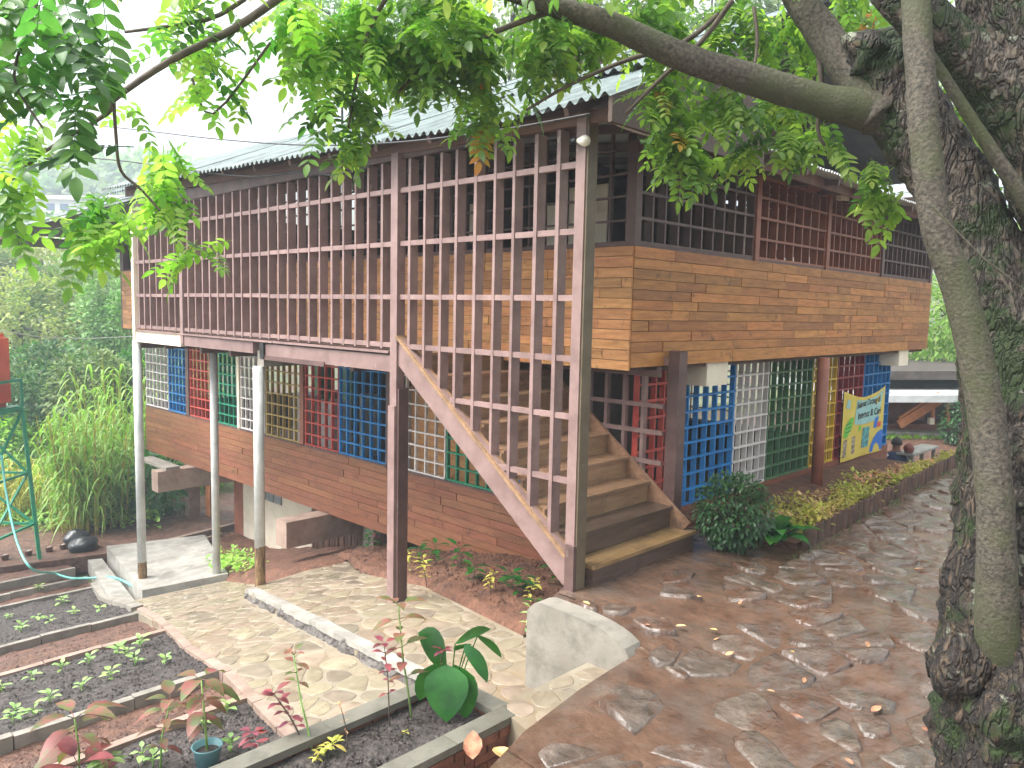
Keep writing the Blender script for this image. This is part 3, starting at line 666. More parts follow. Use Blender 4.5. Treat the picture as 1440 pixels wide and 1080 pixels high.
# lower right plank wall + grids
lr = B('plank_wall', 'wood_dark', bl, LX+.1, 10.3, LY, LY+.03, -.95, .08); lr['label'] = 'red-brown plank wall behind the planted bed'
planks(lr, 1, LY, LX+.1, 10.3, -.62, .08, .118, 'wood_red_x', .7, 1.9)
rg = B('grid_sill', 'brick_paint', bl, LX+.1, 10.3, LY-.03, LY+.05, .082, .11); rg['label'] = 'row of coloured window grids behind the planted bed'
for x0, x1, m, nc in ((2.0, 2.72, 'grid_red', 4), (2.86, 4.26, 'grid_blue', 6), (4.28, 5.25, 'grid_white', 5), (5.28, 6.75, 'grid_leaf', 7), (6.78, 7.72, 'grid_yellow', 4), (7.75, 8.92, 'grid_maroon', 5), (8.95, 10.28, 'grid_blue', 6)):
    grid(rg, 1, LY, x0, x1, .115, 1.9, m, nc, 9, .026, .07)
B('post', 'mauve_dark', bl, 2.74, 2.84, LY-.02, LY+.08, -.3, 1.94)
for x in (2.95, 9.7): B('beam_end', 'cream', bl, x, x+.5, LY-.32, LY+.3, 1.66, 1.945)
MB().tube([(6.05, .30, -.4), (6.05, .30, 1.93)], .085, 16).build('pipe_post', 'brick_paint', bl, True)
# lower interior
for y in (5.0, 10.0): B('partition', 'interior_dark', bl, 4.5, 10, y, y+.08, -.8, 1.9)
B('partition', 'wood_tan', bl, LX+.28, LX+.32, 2.6, 5.2, -.8, 1.9)
B('far_wall', 'interior_dark', bl, LX+.1, 10.2, 15.05, 15.1, -.95, .1); B('far_wall', 'interior_dark', bl, 10.2, 10.25, LY+.1, 15, -.95, .1)
gb = B('grid_sill', 'grid_white', bl, 10.2, 10.25, LY+.1, 15, .102, .13)
grid(gb, 0, 10.2, LY+.1, 15, .13, 1.88, 'grid_white', 34, 6, .03, .04)
for k in range(9):
    x, y = 2.7+rnd(0, 4), 6.0+k*.95; m = random.choice(['grid_white', 'plaster_cream', 'grid_leaf', 'grid_blue']); B('cupboard', m, bl, x, x+.4, y, y+rnd(.3, .6), -.79, rnd(.3, 1.2))

# poles
for x, y, zb, r_ in ((0.0, 5.86, prof(5.86)-.02, .075), (0.0, 10.33, -2.86, .078), (.9, 9.2, -2.5, .07)):
    lb = .58 if r_ > .072 else .02
    p = MB().tube([(x, y, zb+lb), (x, y, 1.84 if y != 5.86 else 1.66)], r_, 18).build('support_pole', 'pole_white', bl, True)
    if lb > .1:
        pts = [(x, y, zb), (x, y, zb+.2), (x, y, zb+.4), (x, y, zb+.6)]
        MB().tube(pts, [r_*1.03, r_*.98, r_*1.02, r_*1.0], 18, True, .04, 9).build('rusty_foot', 'pole_rust', p)

# under the building: concrete beams, columns, cream wall with vent, log fence
for y, xe in ((12.55, 1.12), (7.25, 1.12)):
    M = MB().box(xe, 8, y-.17, y+.17, -1.52, -1.07); M.build('concrete_beam', 'concrete_pink', bl)
B('beam_pad', 'concrete', bl, 1.3, 1.6, 12.4, 13.9, -1.065, -1.0)
for x, y in ((2.5, 6.55), (2.75, 5.1), (5, 12.5), (5, 7.2), (8, 7.2), (8, 12.5)): B('column', 'concrete', bl, x, x+.3, y, y+.3, -3.1, -1.06)
cw = B('cellar_wall', 'plaster_cream', bl, 3.0, 3.1, 8.9, 12.3, -3.1, -1.06); cw['label'] = 'cream rendered wall under the building'
for i in range(3): B('vent_block', 'louvre', cw, 2.97, 3.0, 10.55+i*.33, 10.84+i*.33, -1.75, -1.42)
B('column', 'brick_paint', bl, 3.0, 3.3, 12.31, 12.75, -3.1, -1.06); B('column', 'orange_wood', bl, 3.4, 3.62, 14.9, 15.15, -3.1, -1.06)
B('column', 'concrete_pink', bl, 3.0, 3.28, 15.2, 15.5, -3.1, -1.06)
gd = B('green_door', 'steel_green', bl, 3.6, 3.66, 13.1, 13.35, -3.0, -1.1)
lf = empty('log_fence', (2.8, 7.8, -2), 'fence of upright brown logs under the timber building', 'fence')
y = 8.78
while y > 6.5:
    x = 2.72+rnd(-.02, .02); r_ = rnd(.045, .058)
    MB().tube([(x, y, prof(y)-.4), (x+rnd(-.01, .01), y, -1.5), (x+rnd(-.02, .02), y+rnd(-.02, .02), -1.12+rnd(-.04, .02))], [r_*1.05, r_, r_*.95], 9, True, .12, 8).build('log', 'log', lf, True); y -= .102
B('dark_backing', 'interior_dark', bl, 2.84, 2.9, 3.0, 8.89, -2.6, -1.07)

# ------------------------------------------------------------------ roofs
def sheet_mesh(x0, x1, y0, y1, zf, ax, amp=.018, wl=.076, t=.0):
    """corrugated sheet, ridges run along ax; zf(x,y) gives the mid surface"""
    M = MB(); n = int(round((y1-y0 if ax == 0 else x1-x0)/wl*6)); K = 5
    for i in range(n+1):
        a = (y0+(y1-y0)*i/n) if ax == 0 else (x0+(x1-x0)*i/n)
        for k in range(K):
            b = (x0+(x1-x0)*k/(K-1)) if ax == 0 else (y0+(y1-y0)*k/(K-1))
            x, y = (b, a) if ax == 0 else (a, b); M.v.append((x, y, zf(x, y)+amp*math.sin(2*math.pi*a/wl)))
    for i in range(n):
        for k in range(K-1): o = i*K+k; M.f.append((o, o+K, o+K+1, o+1) if ax == 1 else (o, o+1, o+K+1, o+K))
    return M
ez = lambda y: 4.21+.030*max(0, y)+.06*sstep(.8, -.5, y)
rl = MB().beam((-.02, -.42, 4.19), (-.02, 10.6, 4.47), .04, .11).build('balcony_roof', 'fascia', bl); rl['label'] = 'sloping grey corrugated roof over the balcony'
y = -.52; k = 0
while y < 10.7:
    off = .008*(k % 2); M = sheet_mesh(-.32-rnd(0, .03), 2.3, y, y+.80, lambda x, yy, off=off: ez(yy)+(x+.32)*.43+off, 0, .024, .12); M.build('roof_sheet', 'roof_sheet', rl, True); y += .76; k += 1
MB().prism(ccw([(-.30, -.5), (2.3, -.5), (2.3, -.46), (-.30, -.46)]), lambda x, y_: 4.05, lambda x, y_: ez(-.5)+(x+.32)*.43-.02).build('gable_board', 'wood_dark', rl)
M = MB(); M.prism(ccw([(.35, -.62), (1.5, -.62), (1.5, -.28), (.35, -.28)]), lambda x, y_: ez(-.5)+(x+.32)*.43+.02, lambda x, y_: ez(-.5)+(x+.32)*.43+.028); M.build('verge_cap', 'roof_white', rl)
for y in [i*.9 for i in range(12)]: MB().beam((-.28, y, ez(y)-.05), (2.2, y, ez(y)+2.48*.43-.05), .05, .07).build('rafter', 'mauve_dark', rl)
# side eave roof (low slope)
rr = MB().beam((.6, -.08, 4.27), (11.3, -.08, 4.22), .04, .13).build('side_roof', 'fascia', bl); rr['label'] = 'low corrugated eave roof over the plank side wall'
x = .5; k = 0
zr = lambda x_, y_: 4.34-.011*max(0, x_-2)+(y_+.34)*.10
while x < 11.4:
    off = .008*(k % 2); sheet_mesh(x, x+.80, -.34, 2.6, lambda a, b, off=off: zr(a, b)+off, 1, .019, .085).build('roof_sheet', 'roof_white', rr, True); x += .76; k += 1
for x in [1.0+i*.95 for i in range(11)]: MB().beam((x, -.28, zr(x, -.28)-.07), (x, 2.5, zr(x, 2.5)-.07), .05, .08, (0, 0, 1)).build('rafter', 'mauve_dark', rr)
# main upper roof (gable, ridge along Y)
RZ, RX, SLP = 5.16, 1.62, .43; RID = 6.3
rm = MB().beam((RID, .9, RZ+(RID-RX)*SLP-.14), (RID, 15.4, RZ+(RID-RX)*SLP-.14), .1, .16).build('main_roof', 'wood_dark', bl); rm['label'] = 'upper corrugated gable roof above the eaves'
y = .5; k = 0
while y < 15.4:
    for sgn in (1, -1):
        f = (lambda a, b, off=.01*(k % 2): RZ+(a-RX)*SLP+off) if sgn > 0 else (lambda a, b, off=.01*(k % 2): RZ+(2*RID-a-RX)*SLP+off)
        sheet_mesh(RX if sgn > 0 else RID, RID if sgn > 0 else 2*RID-RX, y, y+.98, f, 0, .028, .155).build('roof_sheet', 'roof_sheet', rm, True)
    y += .93; k += 1
for y in [.75+i*1.2 for i in range(13)]:
    for sgn in (1, -1): MB().beam((RX+.1 if sgn > 0 else 2*RID-RX-.1, y, RZ-.02), (RID, y, RZ+(RID-RX)*SLP-.07), .06, .1).build('rafter', 'wood_dark', rm)
for x in (2.4, 3.8, 5.2, 7.4, 8.8, 10.2): zz = RZ+((x if x < RID else 2*RID-x)-RX)*SLP-.09; MB().beam((x, .6, zz), (x, 15.3, zz), .06, .05).build('purlin', 'wood_dark', rm)
for sgn in (1, -1):
    M = MB(); xa, xb = (RX+.05, RID) if sgn > 0 else (RID, 2*RID-RX-.05); fz = lambda a: RZ+((a if sgn > 0 else 2*RID-a)-RX)*SLP-.045
    M.v = [(xa, .56, fz(xa)), (xb, .56, fz(xb)), (xb, 15.3, fz(xb)), (xa, 15.3, fz(xa))]; M.f = [(3, 2, 1, 0)]; M.build('roof_lining', 'roof_dark', rm)  # lining panels added in a dark colour so the roof underside reads shaded
B('clerestory', 'interior_dark', bl, 2.2, 2.26, 1.8, 14.5, 4.6, 5.3); B('clerestory', 'interior_dark', bl, 2.2, 10.6, 2.3, 2.36, 4.6, 5.9)
# far end lean-to roof seen past the lattice
ero = MB().beam((-.95, 14.0, 3.86), (-.95, 17.6, 3.86), .04, .12).build('end_roof', 'fascia', bl); ero['label'] = 'wide dark eave roof at the far end'
y = 13.95; k = 0
while y < 17.4:
    sheet_mesh(-1.05, 2.5, y, y+.8, lambda a, b, off=.008*(k % 2): 3.94+(a+1.05)*.385+off, 0, .017, .09).build('roof_sheet', 'roof_sheet', ero, True); y += .76; k += 1
B('soffit', 'roof_dark', bl, -.93, 2.4, 14.62, 17.5, 3.82, 3.86)
M = MB(); M.v = [(-.9, 14.05, 3.85), (2.4, 14.05, 3.85), (2.4, 14.05, 5.2), (-.9, 14.05, 3.94)]; M.f = [(0, 1, 2, 3)]; M.build('gable_lining', 'roof_dark', bl)
B('end_post', 'mauve_dark', bl, UX, UX+.1, 14.66, 14.76, 1.9, 4.0)

# ------------------------------------------------------------------ cables and lamps
def cable(name, pts, r_, m, label, sub=7):
    P = [Vector(p) for p in pts]; out = []
    for i in range(len(P)-1):
        a, b = P[max(i-1, 0)], P[min(i+2, len(P)-1)]
        for k in range(sub):
            t = k/sub; p0, p1 = P[i], P[i+1]
            out.append(.5*((2*p0)+(p1-a)*t+(2*a-5*p0+4*p1-b)*t*t+(-a+3*p0-3*p1+b)*t*t*t))
    out.append(P[-1]); o = MB().tube(out, r_, 6).build(name, m, None, True); return tag(o, label, 'cable')
cable('power_cable', [hit(-60, 211, 0, -.6), hit(0, 215, 0, -.55), hit(150, 224, 0, -.45), hit(330, 247, 0, -.25), hit(420, 242, 0, -.12), hit(470, 246, 0, -.1), hit(520, 234, 0, -.08)], .012, 'cable', 'dark cable sagging from the valley to the balcony eave')
cable('power_cable', [hit(-40, 160, 0, -.7), hit(150, 178, 0, -.6), hit(300, 195, 0, -.5), hit(430, 204, 0, -.42), hit(560, 200, 0, -.38), hit(700, 183, 0, -.36), hit(830, 160, 0, -.3)], .009, 'cable', 'thin cable strung along the corrugated roof edge')
cable('eave_cable', [hit(930, 160, 1, -.2), hit(905, 185, 1, -.15), hit(862, 168, 1, -.25), hit(880, 180, 1, -.1), hit(940, 195, 1, .2), hit(1000, 192, 1, .35)], .014, 'cable_pale', 'pale cable looped under the roof corner')
cable('eave_cable', [hit(1000, 200, 1, .2), hit(1090, 225, 1, .2), hit(1165, 247, 1, .25), hit(1230, 278, 1, .3), hit(1256, 284, 1, .33)], .009, 'cable', 'thin dark cable under the side eave leading to the bulb')
cable('valley_cable', [hit(-30, 465, 1, 16), hit(6, 466, 1, 16), hit(60, 474, 1, 17), hit(120, 476, 1, 18), hit(190, 473, 1, 18)], .012, 'cable_pale', 'pale cable running from the orange tank towards the building')
def bulb(p, label, tilt):
    e = empty('bulb_lamp', p, label, 'lamp')
    d = Vector(tilt).normalized(); p = Vector(p)
    pts = [p+d*a for a in (0, .02, .05, .08, .11, .125)]; MB().tube(pts, [.02, .028, .045, .05, .035, .008], 14).build('bulb', 'bulb_glass', e, True)
    MB().tube([p-d*.07, p-d*.02, p], [.022, .03, .024], 10).build('socket', 'black_plastic', e, True); return e
bulb(hit(812, 198, 0, -.12), 'white bulb lamp clamped to the olive corner post', (.2, -1, -.1))
bulb(hit(1248, 288, 1, .32), 'hanging white bulb under the side eave', (0, 0, -1))
tl = empty('tube_lamp', hit(1210, 290, 1, .36), 'cream batten lamp fixed below the side fascia', 'lamp')
a, b = hit(1180, 276, 1, .34), hit(1240, 296, 1, .34); MB().beam(a, b, .05, .06).build('batten', 'cream', tl); B('end_cap', 'cream', tl, a.x-.06, a.x+.06, .28, .36, a.z-.06, a.z+.06)

# ------------------------------------------------------------------ banner
def banner():
    x0, x1, y = 7.92, 9.86, LY-.06; e = empty('banner', (8.9, y, .1), 'yellow cloth banner with black lettering tied over the maroon grid', 'banner')
    U = lambda u, v: (x0+(x1-x0)*u, (.06 + 1.22*v) - (.16*(1-abs(2*u-1)**1.6))*v**6)   # sagging top edge
    def sheet(name, pts, m, dy, par, n=1):
        M = MB(); M.v = [(U(*p)[0], y-dy-.012*math.sin(p[0]*9), U(*p)[1]) for p in pts]; M.f = [tuple(range(len(pts)))]; return M.build(name, m, par)
    M = MB(); N, K = 24, 10
    for j in range(K+1):
        for i in range(N+1): u, v = i/N, j/K; X, Z = U(u, v); M.v.append((X, y-.012*math.sin(u*9), Z))
    M.f = [(j*(N+1)+i, j*(N+1)+i+1, (j+1)*(N+1)+i+1, (j+1)*(N+1)+i) for j in range(K) for i in range(N)]
    c = M.build('cloth', 'ban_yellow', e, True)
    sheet('teal_panel', [(.26, .50), (.5, .47), (.84, .5), (.95, .97), (.75, .90), (.5, .88), (.3, .90)], 'ban_teal', .006, c)
    sheet('blue_disc', [(.68, .02), (.99, .02), (.99, .32), (.93, .33), (.84, .30), (.76, .23), (.7, .13)], 'ban_blue', .006, c)
    sheet('green_leaf', [(.03, .34), (.10, .33), (.2, .46), (.24, .62), (.14, .60), (.05, .5)], 'ban_green', .006, c)
    for k in range(3): sheet('mark', [(.06, .40+k*.055), (.18, .425+k*.055), (.18, .435+k*.055), (.06, .41+k*.055)], 'ban_black', .009, c)
    sheet('photo', [(.03, .05), (.3, .08), (.3, .33), (.04, .30)], 'ban_photo', .006, c); sheet('photo', [(.48, .12), (.64, .12), (.66, .42), (.5, .42)], 'ban_photo_teal', .006, c)
    sheet('red_patch', [(.82, .38), (.92, .38), (.92, .46), (.82, .46)], 'ban_red', .008, c); sheet('blue_patch', [(.74, .38), (.81, .38), (.86, .55), (.76, .53)], 'ban_blue', .007, c)
    sheet('green_patch', [(.05, .76), (.13, .75), (.14, .88), (.08, .9)], 'ban_teal', .006, c); sheet('green_patch', [(.38, .38), (.46, .40), (.44, .46), (.39, .46)], 'ban_green', .006, c)
    for txt, u, v, sz, rot in (('Selamat Datang di', .30, .735, .155, .06), ('Internat & Ceri', .33, .565, .175, .03)):
        cu = bpy.data.curves.new('t', 'FONT'); cu.body = txt; cu.size = sz; cu.shear = .15; cu.offset = .004
        to = bpy.data.objects.new('t', cu); COL.objects.link(to); bpy.context.view_layer.update()
        me = bpy.data.meshes.new_from_object(to.evaluated_get(bpy.context.evaluated_depsgraph_get())); bpy.data.objects.remove(to)
        wd = max(q.co.x for q in me.vertices); s = min(1.0, 1.10/wd); X, Z = U(u, v)
        for q in me.vertices:
            a, b2 = q.co.x*s, q.co.y; uu = (X+a-x0)/(x1-x0); q.co = (X+a, y-.011-.012*math.sin(uu*9), Z+b2+a*rot)
        me.materials.clear(); me.materials.append(MATS['ban_black']); link('lettering', me, c)
banner()

# ------------------------------------------------------------------ garden beds: kerb strips, soil, seedlings
soilr = MB(); soilr.prism(ccw([(-14, .2), (-2.30, .2), (-2.32, 1.0), (-1.95, 3.7), (-.9, 8.5), (-.4, 11.4), (-.3, 14.6), (-14, 14.6)]), -3.6, -3.05)
def soilbed(name, y0, y1, m, off, label, cat='soil bed'):
    M = MB(); nx_, ny_ = 60, 26; xr = lambda y: LE(y)-.02
    for j in range(ny_+1):
        y = y0+(y1-y0)*j/ny_
        for i in range(nx_+1):
            t = i/nx_; x = xr(y)-(1-t)**1.0*(4.6+.2*y); z = prof(y)-.14+off+.03*noise.noise(Vector((x*3, y*3, 0)))+.018*noise.noise(Vector((x*9, y*9, 5)))+.010*noise.noise(Vector((x*23, y*23, 8)))
            M.v.append((x, y, z))
    M.f = [(j*(nx_+1)+i, j*(nx_+1)+i+1, (j+1)*(nx_+1)+i+1, (j+1)*(nx_+1)+i) for j in range(ny_) for i in range(nx_)]
    return struct(M.build(name, m, None, True))
KY = [1.88, 2.66, 5.12, 7.32, 11.70, 12.40, 13.15, 14.45]
soilbed('garden_soil', .25, KY[0], 'soil_black', -.03, '')
soilbed('garden_path', KY[0], KY[1], 'soil_red', -.10, '')
soilbed('garden_soil', KY[1], KY[2], 'soil_black', -.02, '')
soilbed('garden_path', KY[2], KY[3], 'soil_red', -.10, '')
soilbed('garden_soil', KY[3], KY[4], 'soil_black', -.02, '')
soilbed('garden_path', KY[4], KY[5], 'soil_red', -.10, '')
soilbed('garden_path', KY[5], KY[6], 'soil_red', -.16, '')
soilbed('garden_path', KY[6], KY[7], 'soil_red', -.06, '')
KL = ['beside the purple coleus plants', 'below the seedling bed', 'above the seedling bed', 'at the lower edge of the far seedling bed', 'on the upper edge of the far seedling bed',
      'under the end of the hose', 'in front of the black bags', 'carrying the row of small pots']
kz = lambda y: prof(y)-.14
for k, y in enumerate(KY):
    e = empty('bed_kerb', (-3, y, kz(y)), 'narrow concrete garden kerb '+KL[k], 'kerb', 'concrete kerbs of the garden beds')
    xr = LE(y)-.03; x = xr; i = 0
    while x > xr-6.2:
        L = rnd(.55, 1.0); x2 = x-L; dz = rnd(-.012, .012)
        M = MB(); w_ = .04; tw = rnd(-.012, .012)
        M.prism(ccw([(x2+.006, y-w_+tw), (x-.006, y-w_-tw), (x-.006, y+w_-tw), (x2+.006, y+w_+tw)]), kz(y)-.25, kz(y)+.02+dz); M.build('kerb_block', 'concrete_pink' if k in (0, 2) else 'concrete', e); x = x2
# kerb along the walkway edge
e = empty('walk_kerb', (-2, 3, -1.2), 'broken concrete edging between the garden beds and the lower walkway', 'kerb')
y = .3
while y < 11.8:
    L = rnd(.5, .95); y2 = min(y+L, 11.85); M = MB(); big = y > 7.6
    M.prism(ccw([(LE(y)-.03-(.10 if big else .02), y+.006), (LE(y)+.05, y+.006), (LE(y2)+.05, y2-.006), (LE(y2)-.03-(.10 if big else .02), y2-.006)]), lambda a, b: prof(b)-.6, lambda a, b: prof(b)-.115+(.03 if big else 0)); M.build('kerb_block', 'concrete' if big else 'concrete_pink', e); y = y2
def seedling(p, n, L, label, m='leaf_seed', ang=.6):
    e = empty('seedling', p, label, 'seedling', 'seedlings in the dark garden beds')
    p = Vector(p); a0 = rnd(0, 6)
    MB().tube([p-Vector((0, 0, .04)), p+Vector((0, 0, .05))], .006, 5).build('stem', m, e)
    for i in range(n):
        a = a0+i*2.4; el = rnd(.35, 1.0); d = Vector((math.cos(a)*math.cos(el), math.sin(a)*math.cos(el), math.sin(el)))
        M = MB(); l_ = L*rnd(.7, 1.15); o = p+Vector((0, 0, .02+.01*i)); M.tube([o, o+d*l_*.4], .004, 4, False); M.leaf(o+d*l_*.35, d+Vector((0, 0, -.25)), (0, 0, 1), l_*.8, l_*.5, .35, .2); M.build('leaf', m, e, True)
    return e
SEED = [(52, 870, 'far'), (12, 867, 'far'), (55, 825, 'far'), (88, 845, 'far'), (30, 882, 'far'), (70, 872, 'far'), (105, 862, 'far'), (140, 856, 'far'), (28, 884, 'far'),
        (45, 953, 'mid'), (87, 940, 'mid'), (125, 930, 'mid'), (165, 915, 'mid'), (190, 932, 'mid'), (198, 907, 'mid'), (155, 952, 'mid'), (115, 967, 'mid'), (70, 985, 'mid'), (22, 1000, 'mid'), (48, 1003, 'mid'), (232, 930, 'mid'), (3, 970, 'mid'), (18, 1012, 'mid'), (178, 920, 'mid'),
        (320, 998, 'near'), (285, 1018, 'near'), (325, 1050, 'near'), (200, 1062, 'near'), (215, 1072, 'near')]
SL = {'far': 'pale green seedling in the dark soil bed nearest the hose end', 'mid': 'pale green seedling in the dark soil bed between two reddish earth paths', 'near': 'pale green seedling in the dark soil beside the purple coleus'}
for x, y, k in SEED:
    p = hitg(x, y+4, -.16); seedling(p, random.choice((5, 6, 7, 8)), {'far': .125, 'mid': .11, 'near': .10}[k]*rnd(.8, 1.2), SL[k])

def clods(name, pts, m, lo, hi, parent=None):
    M = MB()
    for p in pts:
        r_ = rnd(lo, hi)*(2.0 if random.random() < .06 else 1); b = len(M.v); p = Vector(p)
        M.v += [tuple(p+Vector((rnd(.6, 1.2)*q[0], rnd(.6, 1.2)*q[1], rnd(.5, 1.0)*q[2]))*r_) for q in ((1, 0, 0), (0, 1, 0), (-1, 0, 0), (0, -1, 0), (0, 0, 1), (0, 0, -.8))]
        M.f += [tuple(b+i for i in q) for q in ((0, 1, 4), (1, 2, 4), (2, 3, 4), (3, 0, 4), (1, 0, 5), (2, 1, 5), (3, 2, 5), (0, 3, 5))]
    o = M.build(name, m, parent); stuff(o)
    if parent is None: tag(o, 'small loose clods scattered over the '+{'soil_black': 'dark garden beds', 'soil_red': 'reddish earth paths', 'soil_brown': 'brown soil beside the plank wall'}[m], 'soil clods')
    return o
def bedpts(y0, y1, off, n_):
    out = []
    for _ in range(n_):
        y = rnd(y0+.06, y1-.06); x = LE(y)-.05-rnd(0, 1)**1.3*4.5; out.append((x, y, prof(y)-.14+off+.03*noise.noise(Vector((x*3, y*3, 0)))+.018*noise.noise(Vector((x*9, y*9, 5)))))
    return out
clods('soil_clods', bedpts(.25, KY[0], -.025, 1500)+bedpts(KY[1], KY[2], -.015, 2600)+bedpts(KY[3], KY[4], -.015, 2200), 'soil_black', .006, .018)
clods('soil_clods', bedpts(KY[0], KY[1], -.095, 500)+bedpts(KY[2], KY[3], -.095, 900), 'soil_red', .005, .014)

# hose, pots, black bags
p0 = [pd(2, 640, 15.4), pd(10, 700, 15.2), pd(25, 765, 14.8), pd(45, 800, 14.5)]
hp = [Vector(q) for q in p0]+[hitg(75, 806, .0)]+[hitg(100, 813, -.06), hitg(125, 813, -.06), hitg(160, 812, .05), hitg(190, 826, .0)]
o = cable('garden_hose', hp, .022, 'hose', 'turquoise hose hanging from the tank stand onto the garden bed'); o['category'] = 'hose'
for k, (x, y) in enumerate(((7, 787), (40, 777), (69, 772), (89, 769), (-14, 792))):
    q = hitg(x, y, -.08); q = Vector((q.x, KY[7], kz(KY[7])+.025)); q = hit(x, y, 1, KY[7]); e = empty('plant_pot', (q.x, KY[7], kz(KY[7])+.025), 'small brown pot on the kerb beside the black bags', 'pot', 'small pots on the kerb')
    c = (q.x, KY[7], kz(KY[7])+.025); MB().lathe([(.055, 0), (.075, .14), (.085, .145), (.085, .17), (.07, .17), (.065, .13)], 12, c).build('pot', 'pot_brown', e, True)
    MB().lathe([(.066, .13), (.03, .165)], 12, c).build('earth', 'concrete_pale', e)
def blob(name, c, sx, sy, sz, m, parent, amp=.25, fr=5, sub=3):
    bm = bmesh.new(); bmesh.ops.create_icosphere(bm, subdivisions=sub, radius=1)
    for v in bm.verts:
        k = 1+amp*noise.noise(Vector(v.co)*1.7+Vector(c))+amp*.6*abs(noise.noise(Vector(v.co)*fr+Vector(c)))
        v.co = Vector((v.co.x*sx*k+c[0], v.co.y*sy*k+c[1], max(v.co.z, -.75)*sz*k+c[2]))
    me = bpy.data.meshes.new(name); bm.to_mesh(me); bm.free(); me.materials.append(MATS[m]); me.polygons.foreach_set('use_smooth', [True]*len(me.polygons)); return link(name, me, parent)
q = hit(118, 775, 1, 14.1); tag(blob('plastic_bag', (q.x, 14.1, q.z+.12), .28, .25, .2, 'black_plastic', None), 'crumpled black plastic bag slumped on the kerb end', 'bag')
q = hit(108, 763, 1, 14.5); tag(blob('plastic_bag', (q.x+.0, 14.5, q.z+.08), .24, .22, .22, 'black_plastic', None), 'shiny black plastic bag behind the crumpled one', 'bag')

# ------------------------------------------------------------------ brick planter and its plants
bp = empty('brick_planter', (-2.2, -.6, -.5), 'low brick planter with grey concrete coping full of leafy plants', 'planter')
pc = hit(736, 1000, 2, -.30)          # front right corner of the coping
PX0, PX1, PY0, PY1, PZ_ = -4.2, pc.x, pc.y, pc.y+.86, -.30
print('planter', PX0, PX1, PY0, PY1)
cw_ = .15
for x0, x1, y0, y1 in ((PX1-.62, PX1, PY0, PY0+cw_), (PX1-1.4, PX1-.625, PY0, PY0+cw_), (PX0, PX1-1.405, PY0, PY0+cw_), (PX1-cw_, PX1, PY0+cw_+.004, PY1), (PX1-1.1, PX1-cw_-.004, PY1-cw_, PY1), (PX0, PX1-1.104, PY1-cw_, PY1)):
    B('coping', 'coping_grey', bp, x0, x1, y0, y1, PZ_-.05, PZ_+rnd(-.004, .004))
for r_ in range(4):
    z = PZ_-.055-.065*(r_+1); x = PX1-.02-(.1 if r_ % 2 else 0)
    if r_ % 2: B('brick', 'brick', bp, x+.004, PX1-.02, PY0+.015+.02*r_, PY0+.12, z, z+.058)
    while x > PX0: B('brick', 'brick', bp, x-.2, x-.008, PY0+.015-.012*(r_ == 0)+.006*(r_ % 3)+rnd(0, .008), PY0+.13, z, z+.058); x -= .208
    y = PY0+.135
    while y < PY1-.1: B('brick', 'brick', bp, PX1-.12, PX1-.015-rnd(0, .008), y, min(y+.2, PY1), z, z+.058); y += .208
    y2 = PY1-.12; x = PX1-.14
    while x > PX0: B('brick', 'brick', bp, x-.2, x-.008, PY1-.12, PY1-.02, z, z+.058); x -= .208
M = MB(); nx_, ny_ = 50, 14
for j in range(ny_+1):
    for i in range(nx_+1):
        x = PX0+(PX1-.1-PX0)*i/nx_; y = PY0+.1+(PY1-PY0-.2)*j/ny_; M.v.append((x, y, PZ_-.09+.03*noise.noise(Vector((x*4, y*4, 2)))+.02*noise.noise(Vector((x*14, y*14, 2)))))
M.f = [(j*(nx_+1)+i, j*(nx_+1)+i+1, (j+1)*(nx_+1)+i+1, (j+1)*(nx_+1)+i) for j in range(ny_) for i in range(nx_)]
M.build('planter_soil', 'soil_black', bp, True)
clods('soil_clod_layer', [(rnd(PX0, PX1-.17), rnd(PY0+.17, PY1-.17), PZ_-.085) for _ in range(1400)], 'soil_black', .005, .016, bp)
def dirv(a, el): return Vector((math.cos(a)*math.cos(el), math.sin(a)*math.cos(el), math.sin(el)))
def plant(name, base, tip, nodes, L, W, m, label, cat='plant', group=None, r_=.008, sm='twig', drop=.35, pair=2, top=4, start=.35):
    e = empty(name, base, label, cat, group); base, tip = Vector(base), Vector(tip); mid = (base+tip)/2+Vector((rnd(-.03, .03), rnd(-.03, .03), .02))
    pts = [base-Vector((0, 0, .05)), base.lerp(mid, .5), mid, mid.lerp(tip, .5), tip]
    MB().tube(pts, [r_, r_*.9, r_*.8, r_*.65, r_*.5], 6).build('stem', sm, e, True)
    a = rnd(0, 6)
    def lf(p, a_, el, l_):
        d = dirv(a_, el); M = MB(); M.tube([p, p+d*l_*.3], .003, 4, False); M.leaf(p+d*l_*.28, d, (0, 0, 1), l_, W/L*l_, drop, .2); M.build('leaf', m, e, True)
    for i in range(nodes):
        t = start+(1-start)*i/max(1, nodes); p = base.lerp(mid, t*2) if t < .5 else mid.lerp(tip, t*2-1); a += 1.57
        for k in range(pair): lf(p, a+k*2*math.pi/pair+rnd(-.3, .3), rnd(-.1, .5), L*rnd(.65, 1.05)*(.7+.5*t))
    for k in range(top): lf(tip, a+k*2*math.pi/max(1, top)+rnd(-.3, .3), rnd(0, .7), L*rnd(.8, 1.2))
    return e
pz = PZ_-.08
def onsoil(x, y): return hit(x, y, 2, pz)
b = onsoil(580, 1010)
plant('coleus_plant', b, pd(560, 850, (b-CAM).dot(_f)+.05), 5, .14, .085, 'leaf_coleus', 'tall coleus with pinkish green leaves in the brick planter', sm='leaf_seed', drop=.4)
b = onsoil(595, 1000)
plant('red_flower', b, pd(622, 915, (b-CAM).dot(_f)), 3, .06, .03, 'leaf_maroon', 'small crimson flowering stem behind the broad green leaves', r_=.005, top=8)
b = onsoil(548, 1020)
